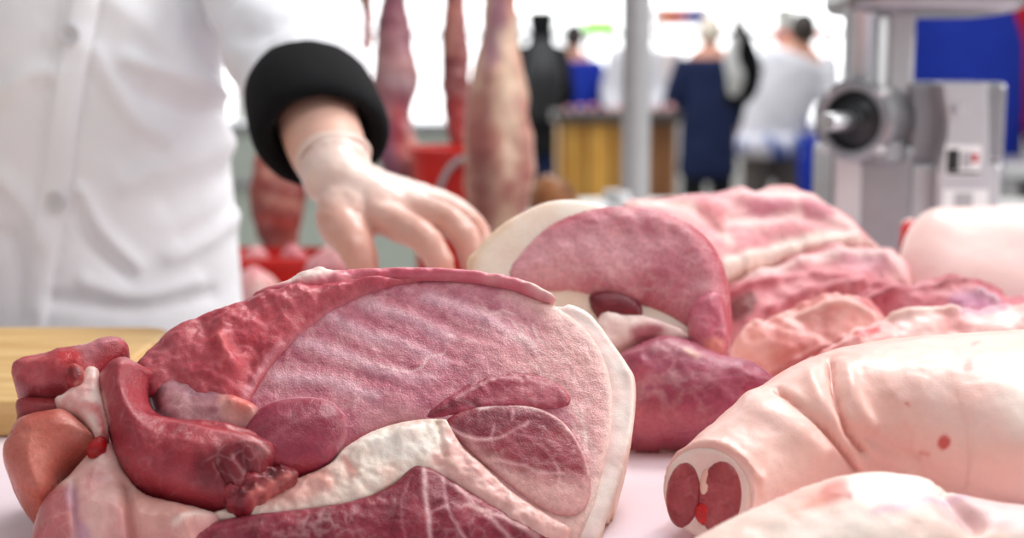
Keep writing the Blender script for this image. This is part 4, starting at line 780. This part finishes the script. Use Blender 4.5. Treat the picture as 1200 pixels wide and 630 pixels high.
# ================================================================== HANGING CARCASSES, TUBS
rail = empty('hanging_rail', (0, 2.7, 1.8), 'steel rail across the stall that carries the carcasses', 'rail')
tube('rail_bar', [(-1.6, 2.7, 1.8), (.6, 2.7, 1.8)], [.014, .014], M_STEEL, rail)
for x in (-1.3, .4): tube('hanger_rod', [(x, 2.7, 1.8), (x, 2.7, 2.6)], [.007, .007], M_STEEL, rail, upref=(0, 1, 0))
def carc(name, label, pts, rad, Y, cols, strokes, seed, flat=.75, extra=()):
    e = empty(name, P(pts[-1][0], pts[-1][1], Y), label, 'carcass', None)
    path = [P(x, y, Y) for x, y in pts]
    parts = [tb(path, [(r, r * flat) for r in rad], 40, 40, upref=(0, 1, 0))]
    for q, r in extra: parts.append(tb([P(x, y, Y + dy) for x, y, dy in q], r, 16, 24, upref=(0, 1, 0)))
    f = paint(cols, 16, seed, strokes, vein=.2, warp=6, contrast=2, ridge=.3, rs=25)
    def colr(V): x, y = to_px(V); return f(x, y, V, None)
    fuse('flesh', parts, .007, M_CARC, e, colr, smooth=5, disp=lambda V: .011 * fbm(V * 17, seed) + .004 * fbm(V * 50, seed + 3))
    top = path[0]
    tube('hook', [top + np.array([0, 0, -.03]), top + np.array([.012, 0, .02]), np.array([top[0], 2.7 if abs(Y - 2.7) < .3 else Y, 1.795]), ], [.004, .004, .004], M_STEEL, e, upref=(0, 1, 0))
    return e
LAMB = [(120, 60, 66), (160, 96, 98), (188, 130, 126), (206, 160, 150)]
carc('hanging_lamb_carcass', 'big pale lamb carcass hanging nearest, right of the red bucket', [(582, -90), (584, -20), (584, 40), (584, 110), (585, 180), (584, 235), (576, 290)], [.018, .026, .034, .049, .058, .055, .041], 2.42, [(176, 112, 100), (206, 160, 140), (226, 194, 170), (196, 140, 130)], [('p', [(575, 0), (592, 0), (590, 60), (568, 80)], 8, (140, 90, 120), .8), ('l', [(572, 90), (566, 160), (560, 250)], 10, (150, 80, 76), .7), ('p', [(555, 180), (580, 190), (575, 270), (555, 260)], 10, (130, 76, 72), .6), ('l', [(612, 120), (618, 180), (612, 250)], 7, (170, 84, 88), .6), ('l', [(592, 40), (596, 120), (598, 200)], 10, (238, 214, 190), .7)], 201)
carc('hanging_lamb_carcass', 'purple-red lamb quarter hanging just right of the butcher sleeve', [(462, -80), (463, -10), (464, 40), (462, 90), (458, 130), (460, 165), (478, 200), (496, 228)], [.02, .024, .036, .044, .038, .040, .036, .02], 2.7, [(124, 66, 84), (156, 100, 112), (186, 140, 140), (140, 80, 92)], [('p', [(440, 150), (470, 140), (462, 210), (438, 200)], 8, (120, 66, 110), .6), ('l', [(480, 170), (495, 220)], 10, (224, 160, 140), .8), ('l', [(466, 130), (470, 180)], 8, (206, 70, 70), .6), ('l', [(455, 90), (480, 100)], 10, (186, 170, 176), .6)], 211)
carc('hanging_lamb_carcass', 'slim dark red lamb leg hanging between the two larger carcasses', [(533, -90), (533, -20), (533, 40), (534, 90), (534, 130), (537, 165)], [.016, .018, .024, .030, .026, .02], 2.75, [(120, 50, 56), (156, 84, 84), (184, 120, 112)], [('l', [(530, 10), (528, 60)], 7, (206, 150, 130), .6), ('l', [(535, 120), (538, 165)], 9, (200, 60, 60), .6)], 221)
carc('hanging_meat_joint', 'short reddish joint of meat hanging beside the top of the sleeve', [(424, -80), (424, -20), (424, 10), (422, 45), (422, 70)], [.014, .02, .027, .028, .02], 2.83, [(140, 60, 56), (176, 92, 84), (206, 140, 124)], [('p', [(412, 0), (432, 0), (430, 14), (414, 14)], 5, (90, 96, 60), .7), ('l', [(415, 55), (432, 60)], 8, (200, 70, 60), .7)], 231)
carc('hanging_meat_joint', 'red ribbed joint of meat hanging behind the forearm above the red tub', [(322, 60), (324, 130), (324, 190), (326, 235), (328, 280)], [.02, .03, .042, .05, .036], 2.5, [(140, 56, 50), (178, 92, 82), (206, 140, 126)], [('l', [(310, 200), (345, 210)], 5, (220, 170, 150), .7), ('l', [(305, 230), (350, 240)], 5, (220, 170, 150), .6), ('l', [(308, 258), (345, 262)], 5, (214, 90, 80), .6)], 241)
# low bench for the tubs
bn = empty('low_bench', (-.2, 2.6, 0), 'low grey steel bench behind the butcher holding the red tubs', 'bench')
box('bench_top', (-1.0, 2.05, .69), (-.005, 2.85, .72), M_GREY, bn, .004)
for x in (-.95, -.04):
    for y in (2.1, 2.8): box('leg', (x - .02, y - .02, 0), (x + .02, y + .02, .69), M_GREY, bn)
def tub(cx, cy, hw, hd, z0, z1, label, bail=False):
    e = empty('red_bucket' if bail else 'red_tub', (cx, cy, z0), label, 'bucket' if bail else 'tub')
    o = rrect(hw * .88, hd * .88, min(hw, hd) * (.85 if bail else .2)); O = rrect(hw, hd, min(hw, hd) * (.97 if bail else .25)); I = rrect(hw * .95, hd * .95, min(hw, hd) * (.9 if bail else .22)); J = rrect(hw * .84, hd * .84, min(hw, hd) * (.8 if bail else .18))
    n = len(o); V = np.array([(x + cx, y + cy, z) for L_, z in ((o, z0), (O, z1), (I, z1), (J, z0 + .012)) for x, y in L_])
    Fc = [(k * n + i, k * n + (i + 1) % n, (k + 1) * n + (i + 1) % n, (k + 1) * n + i) for k in range(3) for i in range(n)] + [tuple(range(n))[::-1], tuple(range(3 * n, 4 * n))]
    npmesh('shell', V, Fc, M_RED, e, smooth=False)
    R_ = [(x * 1.06 + cx, y * 1.06 + cy) for x, y in O]; V = np.array([(x, y, z1 - .014) for x, y in R_] + [(x, y, z1) for x, y in R_] + [(x + cx, y + cy, z1 + .001) for x, y in I] + [(x + cx, y + cy, z1 - .014) for x, y in O])
    npmesh('rim', V, [(k * n + i, k * n + (i + 1) % n, ((k + 1) % 4) * n + (i + 1) % n, ((k + 1) % 4) * n + i) for k in range(4) for i in range(n)], M_RED, e, smooth=False)
    return e
t1 = tub(P(322, 300, 2.25)[0], 2.25, .075, .075, .7205, P(300, 296, 2.25)[2], 'red plastic tub of meat seen under the forearm beside the coat')
bk = tub(P(543, 180, 2.62)[0], 2.62, .095, .095, .7205, P(540, 172, 2.62)[2], 'red plastic bucket with wire handle behind the big carcass', True)
tube('bail_handle', [P(512, 285, 2.51), P(513, 230, 2.505), P(528, 196, 2.505), P(552, 184, 2.505), P(590, 196, 2.505), P(604, 240, 2.51)], [.0055] * 6, M_GREY, bk, rings=40, upref=(0, 1, 0))
for k, (x, y, Y, r) in enumerate(((300, 298, 2.25, .019), (344, 296, 2.25, .019), (396, 312, 2.1, .04), (300, 330, 2.1, .03))):
    f = paint(PINK, 24, 250 + k, vein=.2, contrast=2)
    c = P(x, y, Y); zb_ = .728 if k > 1 else .74
    def colr(V, f=f): xx, yy = to_px(V); return f(xx, yy, V, None)
    o = fuse('meat_chunk', [tb([(c[0] - r, c[1], zb_ + .03), (c[0], c[1] - .01, c[2]), (c[0] + r, c[1] + .01, zb_ + .03)], [r * .8, r, r * .7], upref=(0, 1, 0))], .006, M_CARC, None, colr, disp=lambda V, k=k: .006 * fbm(V * 30, k))
    tag(o, ['raw pink meat chunk in left half of the red tub', 'raw pink meat chunk in right half of the red tub', 'raw pink meat chunk beside the red tub under the gloved palm', 'small raw meat chunk in front of the red tub'][k], 'meat', 'meat chunks by the red tub')

# back table with post, smoked piece
tbk = empty('back_table', (.9, 3.2, 0), 'long pale table behind the counter carrying the grey post', 'table')
box('tabletop', (.02, 2.9, .84), (2.4, 3.6, .875), M_WHITEP, tbk, .004)
for x in (.05, 2.35):
    for y in (2.95, 3.55): box('leg', (x - .02, y - .02, 0), (x + .02, y + .02, .84), M_GREY, tbk)
ps = empty('grey_post', (P(743, 220, 3.2)[0], 3.2, .875), 'grey round steel post standing on the back table, in front of wooden stall', 'post')
pxc = P(745, 150, 3.2)[0]
lathe('pole', [(.032, 0), (.032, 1.73)], (pxc, 3.2, .88), (0, 0, 1), M_GREY, ps)
lathe('base_flange', [(.075, 0), (.08, .006), (.08, .016), (.06, .022), (.04, .03), (.034, .05)], (pxc - .035, 3.2, .8755), (0, 0, 1), M_PALE, ps)
f = paint([(110, 66, 40), (150, 98, 60), (176, 124, 80)], 20, 261, vein=0, contrast=2)
c = P(646, 222, 3.0)
def colb(V): x, y = to_px(V); return f(x, y, V, None)
o = fuse('smoked_meat', [tb([(c[0] - .025, 3.03, .915), (c[0], 3.0, .932), (c[0] + .03, 3.0, .912)], [.03, .042, .028], upref=(0, 1, 0))], .006, M_CARC, None, colb, disp=lambda V: .008 * fbm(V * 30, 7))
tag(o, 'brown rough hunk of smoked meat on the back table left of the post', 'meat')

# ================================================================== FAR STALLS
ds = empty('display_case', (-1.2, 6.2, 0), 'pale green glazed display counter far behind the hanging carcasses', 'counter')
box('front_panel', (-2.6, 6, 0), (.05, 6.5, .95), M_GREEN, ds, .01); box('steel_top', (-2.62, 5.96, .951), (.07, 6.54, .985), M_STEEL, ds, .006)
tube('bumper_rail', [(-2.6, 5.93, .74), (.05, 5.93, .74)], [.02, .02], M_GREY, ds); 
for x in (-2.3, -1.2, -.2): tube('rail_bracket', [(x, 5.93, .74), (x, 6.0, .74)], [.012, .012], M_GREY, ds)
ws = empty('wooden_stall', (.6, 8.2, 0), 'yellow planked wooden market stall with dark edged top behind the post', 'stall')
xa, xm, xb = P(655, 200, 8)[0], P(745, 200, 8)[0], P(792, 200, 8)[0]
ztop = P(700, 132, 8)[2]
box('front_boards', (xa, 8, 0), (xm, 8.6, ztop - .06), M_WOODB, ws, .004); box('side_boards', (xm + .001, 8.02, 0), (xb, 8.6, ztop - .06), M_WOODC, ws, .004)
box('stall_top', (xa - .03, 7.96, ztop - .059), (xb + .03, 8.64, ztop), M_DARKT, ws, .006)
for k in range(9):
    x = xa + .05 + (xb - xa) * k / 9; f = paint(PINK, 14, 280 + k, vein=0, contrast=2)
    def colr(V, f=f): xx, yy = to_px(V); return f(xx, yy, V, None)
    r = .017 + .003 * ((k * 7) % 3)
    o = fuse('meat_cut', [tb([(x, 8.1, ztop + r * 1.05), (x + .01, 8.28, ztop + r * 1.05)], [r, r * .9])], .006, M_CARC, None, colr, smooth=3)
    tag(o, 'pink cut of meat laid out in a row on the wooden stall top', 'meat', 'meat cuts on the wooden stall')
def lamp(px0, px1, py, Y, label):
    a = P(px0, py, Y); b = P(px1, py, Y); e = empty('strip_light', (a + b) / 2, label, 'lamp')
    box('housing', (a[0], Y - .05, a[2] + .03), (b[0], Y + .05, a[2] + .09), M_WHITEP, e, .005)
    tube('tube_lamp', [a + np.array([.03, 0, 0]), b - np.array([.03, 0, 0])], [.028, .028], M_TUBE, e)
    for q in (a + np.array([.12, 0, 0]), b - np.array([.12, 0, 0])): tube('hanger_rod', [(q[0], Y, q[2] + .09), (q[0], Y, 2.6)], [.006, .006], M_GREY, e, upref=(0, 1, 0))
lamp(770, 985, 2, 7.05, 'bright strip light over the navy-coated woman'); lamp(596, 712, 6, 7.05, 'bright strip light over the person in black, left of the post')
def sign(name, x0, y0, x1, y1, Y, mat, label, cat='sign', post=True):
    a = P(x0, y1, Y); b = P(x1, y0, Y); e = empty(name, ((a[0] + b[0]) / 2, Y, a[2]), label, cat)
    box('panel', (a[0], Y, a[2]), (b[0], Y + .03, b[2]), mat, e, .004)
    for x in (a[0] + .04, b[0] - .04): box('leg', (x - .015, Y + .031, 0), (x + .015, Y + .06, b[2]), M_GREY, e)
    return e
sign('green_sign', 684, 24, 722, 36, 12.2, M_LIME, 'small lime green sign glowing left of the grey post')
s_ = sign('stall_banner', 766, 8, 832, 30, 12.4, plain('banner_white', (236, 214, 214), .6), 'pale banner with orange and blue patches above the navy-coated woman')
for k, (c, x0, x1) in enumerate((((226, 120, 60), 775, 790), ((200, 60, 90), 792, 802), ((70, 90, 170), 806, 826))):
    a = P(x0, 27, 12.39); b = P(x1, 12, 12.39); box('colour_patch', (a[0], 12.385, a[2]), (b[0], 12.398, b[2]), plain('patch%d' % k, c, .6), s_)
sign('red_shelf_sign', 890, 36, 980, 46, 12.0, plain('coral', (230, 96, 70), .6), 'long coral red sign strip above the man in pale sweatshirt')
sign('pale_fridge_front', 766, 60, 800, 128, 11.9, plain('fridge', (226, 214, 214), .5), 'pale tall fridge front right of the post in the distance', 'fridge')

# ================================================================== FAR PEOPLE
def person(x, y, hgt, label, coatm, trm, hairm, face=1, wid=1.0, lean=0, hood=False, coat_to=.5, arms=None, skin=(206, 150, 128), hat=None):
    "standing figure; face = +1 looks away from the camera, -1 towards it; lean = how far the head bends over (metres)"
    e = empty('person', (x, y, 0), label, 'person'); k = hgt / 1.7; f = face; lx = lean
    hipz = .88 * k; shz = 1.38 * k - abs(lx) * .35; hx = x + lx; cz = 1.57 * k - abs(lx) * .55
    arms = arms or [((-.24 * wid, 0, 1.1 * k), (-.22 * wid, f * .15, .92 * k)), ((.24 * wid, 0, 1.1 * k), (.22 * wid, f * .15, .92 * k))]
    tor = [(x, y, hipz), (x + lx * .3, y, (hipz + shz) / 2), (x + lx * .8, y, shz)]
    S = [(x + lx * .75 - .17 * wid, y, shz - .02), (x + lx * .75 + .17 * wid, y, shz - .02)]
    prt = [tb(tor, [(.14 * wid, .1), (.13 * wid, .1), (.15 * wid, .09)]), tb([(x + lx * .8, y, shz), (hx, y + .01 * f, cz)], [.055, .05]), sph((hx, y + .02 * f, cz + .03), (.073, .092, .112)), sph((hx, y + .112 * f, cz + .02), (.013, .02, .022)),
           sph((hx - .075, y + .01 * f, cz + .02), (.012, .02, .028)), sph((hx + .075, y + .01 * f, cz + .02), (.012, .02, .028)), sph((hx, y + .105 * f, cz - .025), (.025, .012, .008))]
    for s0, (e0, h0) in zip(S, arms):
        el_ = (x + lx * .75 + e0[0], y + e0[1], e0[2] + (shz - 1.38 * k)); ha = (x + lx * .75 + h0[0], y + h0[1], h0[2] + (shz - 1.38 * k))
        prt += [tb([s0, el_, ha], [.045, .038, .026]), sph(ha, (.03, .04, .05))]
        for q in range(5): prt.append(tb([ha, (ha[0] + (q - 2) * .013, ha[1] + .02 * f, ha[2] - (.055 if q < 4 else .03) - .02)], [.011, .008], 6, 10))
    for s in (-1, 1): prt.append(tb([(x + s * .08 * wid, y, hipz), (x + s * .09 * wid, y, .45 * k), (x + s * .09 * wid, y, .05)], [.08, .055, .04]))
    def colr(V): return np.hstack([np.tile(lin(skin), (len(V), 1)), np.ones((len(V), 1))])
    fuse('body', prt, .012, M_BODY, e, colr, smooth=3)
    fuse('hair', [sph((hx, y - .012 * f, cz + .055), (.082, .095, .1))], .012, hairm, e, smooth=2)
    cp_ = [tb([(x, y, hipz * coat_to / .5 if coat_to < .5 else hipz - (coat_to - .5))] + tor, [(.19 * wid, .15), (.18 * wid, .14), (.175 * wid, .135), (.185 * wid, .12)], capk=.4)]
    for s0, (e0, h0) in zip(S, arms):
        el_ = np.array((x + lx * .75 + e0[0], y + e0[1], e0[2] + (shz - 1.38 * k))); ha = np.array((x + lx * .75 + h0[0], y + h0[1], h0[2] + (shz - 1.38 * k)))
        cp_.append(tb([s0, el_, el_ + (ha - el_) * .8], [.068, .058, .048]))
    if hood: cp_.append(sph((hx, y - .02 * f, cz + .04), (.1, .11, .14))); cp_.append(tb([(x + lx * .8, y, shz), (hx, y, cz)], [.1, .09]))
    fuse('coat', cp_, .013, coatm, e, smooth=4, disp=lambda V: .01 * fbm(V * 9, 3))
    fuse('trousers', [tb([(x + s * .08 * wid, y, hipz), (x + s * .09 * wid, y, .45 * k), (x + s * .09 * wid, y, .09)], [.1, .08, .07]) for s in (-1, 1)] + [sph((x, y, hipz), (.15 * wid, .12, .1))], .014, trm, e, smooth=3)
    for s in (-1, 1): tube('shoe', [(x + s * .09 * wid, y - .04 * f, .046), (x + s * .09 * wid, y + .16 * f, .032)], [(.045, .045), (.04, .03)], M_SHOE, e)
    return e
def X(px, Y): return P(px, 100, Y)[0]
pb = person(X(634, 10.6), 10.6, 1.68, 'person in long black hooded coat with backpack seen from behind, left of the post', M_BLACK, M_NAVY, M_HAIRD, hood=True, coat_to=.72, wid=.8)
bpk = fuse('backpack', [tb([(X(637, 10.4), 10.38, .95), (X(637, 10.4), 10.36, 1.18), (X(637, 10.4), 10.38, 1.38)], [(.12, .08), (.14, .1), (.1, .06)])], .013, plain('black_nylon', (30, 31, 36), .55), None)
tag(bpk, 'black backpack worn by the person in black hooded coat', 'backpack')
person(X(672, 11.2), 11.2, 1.56, 'person in bright blue jacket half hidden behind the black-coated person', M_BLUE, M_NAVY, M_HAIRD, coat_to=.6)
person(X(742, 11), 11.0, 1.66, 'person in white coat half hidden behind the grey post', M_SWEAT, M_TROUS, M_HAIRD, face=-1, wid=.8)
person(X(831, 9.8), 9.8, 1.56, 'woman with fair hair in long navy coat and black skirt at right of stall', M_NAVY, M_BLACK, M_HAIRB, coat_to=.78, wid=1.08)
pm = person(X(908, 8.6), 8.6, 1.62, 'man in pale grey sweatshirt and grey trousers bending forward, left of grinder', M_SWEAT, M_TROUS, M_HAIRD, lean=.16, wid=1.15, coat_to=.56,
       arms=[((-.2, .1, 1.12), (-.1, .25, 1.0)), ((.2, -.05, 1.14), (.17, -.1, .98))])
xx = X(914, 8.45)
V, Fc = ringtube(np.array([X(908, 8.6) + .015, 8.6, P(914, 170, 8.6)[2]]), (0, 0, 1), lambda t: 1, [(.235, -.07), (.24, 0), (.235, .07), (.225, .07), (.225, -.07)])
def bluewhite(V): 
    m = (fbm(V * 16, 4) > 0)[:, None]; return np.hstack([np.where(m, lin((60, 86, 160)), lin((226, 226, 236))), np.ones((len(V), 1))])
V[:, 1] = 8.6 + (V[:, 1] - 8.6) * .8
wb = npmesh('waist_apron', V, Fc, M_CLOTH, pm, bluewhite(V)); wb['label'] = 'blue and white patterned waist cloth'
# carrier bag in his hand
cb_ = empty('hanging_carrier_bag', (X(952, 8.3), 8.3, .5), 'bright blue carrier bag hanging beside the man in pale sweatshirt', 'bag')
fuse('pouch', [tb([(X(953, 8.3), 8.3, P(950, 228, 8.3)[2]), (X(953, 8.3), 8.3, P(950, 195, 8.3)[2]), (X(953, 8.3), 8.3, P(950, 165, 8.3)[2])], [(.06, .05), (.075, .05), (.05, .03)], upref=(0, 1, 0))], .01, M_BLUE, cb_)
for s in (-1, 1): tube('handle', [(X(953, 8.3) + s * .03, 8.3, P(950, 168, 8.3)[2]), (X(946, 8.3), 8.3, P(950, 140, 8.3)[2])], [.008, .008], M_BLUE, cb_, upref=(0, 1, 0))
# hanging black and white bag
hb = empty('hanging_shoulder_bag', P(866, 80, 6.9), 'black bag with white packet hanging by strap beside the navy-coated woman', 'bag')
tube('strap', [P(866, 4, 7.0), P(865, 18, 6.95), P(864, 34, 6.9)], [.02, .016, .02], plain('brown_strap', (120, 84, 66), .7), hb, upref=(0, 1, 0))
fuse('black_shell', [tb([P(866, 26, 6.9), P(876, 50, 6.9), P(884, 78, 6.9), P(880, 105, 6.9), P(864, 120, 6.9), P(850, 112, 6.9)], [.02, .03, .035, .035, .03, .025], 30, 20, upref=(0, 1, 0)), tb([P(866, 40, 6.96), P(868, 80, 6.96), P(862, 112, 6.96)], [(.05, .03), (.07, .03), (.05, .03)], upref=(0, 1, 0))], .009, M_BLACK, hb)
fuse('white_packet', [tb([P(861, 46, 6.9), P(857, 70, 6.88), P(862, 90, 6.87), P(860, 108, 6.88)], [(.025, .03), (.035, .03), (.045, .03), (.03, .02)], upref=(0, 1, 0))], .009, M_WHITEP, hb)
# seller in blue apron close behind the grinder
pa = person(X(1118, 4.4), 4.4, 1.74, 'seller in royal blue apron and red shirt standing behind the grinder', M_REDC, M_NAVY, M_HAIRD, face=-1, wid=1.05)
ap = P(1118, 100, 4.2)
V, Fc = ringtube(np.array([X(1118, 4.4), 4.4, .98]), (0, 0, 1), lambda t: 1, [(.215, -.5), (.213, -.2), (.208, .1), (.2, .3), (.17, .40), (.16, .40), (.192, .3), (.2, .1), (.206, -.2), (.208, -.5)])
V[:, 1] = 4.4 + (V[:, 1] - 4.4) * .82
npmesh('apron', V, Fc, M_BLUE, pa)['label'] = 'royal blue apron'
# steel shelf and dark stall at right
sh_ = empty('steel_shelf', (P(1220, 200, 3.9)[0], 3.9, 0), 'pale steel shelf unit at the right edge behind the grinder', 'shelf')
xl = P(1146, 195, 3.9)[0]; zc = P(1180, 195, 3.9)[2]
box('shelf_board', (xl, 3.7, zc - .02), (xl + 1.0, 4.1, zc + .02), M_PALE, sh_, .004); box('lower_panel', (xl + .02, 3.75, .02), (xl + .98, 4.1, zc - .05), M_DARKT, sh_, .004)
for x in (xl + .03, xl + .97): box('leg', (x - .02, 3.72, 0), (x + .02, 3.76, zc - .02), M_GREY, sh_)

# ================================================================== LIGHT
w = bpy.data.worlds.new('daylight'); SC.world = w; w.use_nodes = True
bg = w.node_tree.nodes['Background']; bg.inputs['Color'].default_value = (.98, .99, 1, 1); bg.inputs['Strength'].default_value = .38
def area(name, loc, tgt, sz, e, c=(1, 1, 1)):
    l = bpy.data.lights.new(name, 'AREA'); l.shape = 'RECTANGLE'; l.size, l.size_y = sz; l.energy = e; l.color = c
    o = bpy.data.objects.new(name, l); COL.objects.link(o); o.location = loc
    o.rotation_euler = (Vector(tgt) - Vector(loc)).to_track_quat('-Z', 'Y').to_euler(); return o
area('skylight', (.9, 2.4, 3.4), (.05, 1.1, .9), (1.6, .9), 58, (1, .985, .97))
area('sheen_light', (.3, .75, 2.7), (.05, .95, .9), (1.5, .16), 8, (.97, .985, 1))  # unseen overhead lamp, added to give the ham face sheen and glints
area('side_key', (2.6, 1.25, 2.2), (-.1, 1.3, 1.0), (1.2, 1.0), 34, (1, .98, .96))  # unseen area lamp added at the right to grade brightness across the coat
area('hall_light', (0, 8, 4.0), (0, 8.5, 0), (6, 4), 240)
SC.view_settings.view_transform = 'Standard'; SC.view_settings.look = 'None'; SC.view_settings.exposure = .15; SC.view_settings.gamma = 1
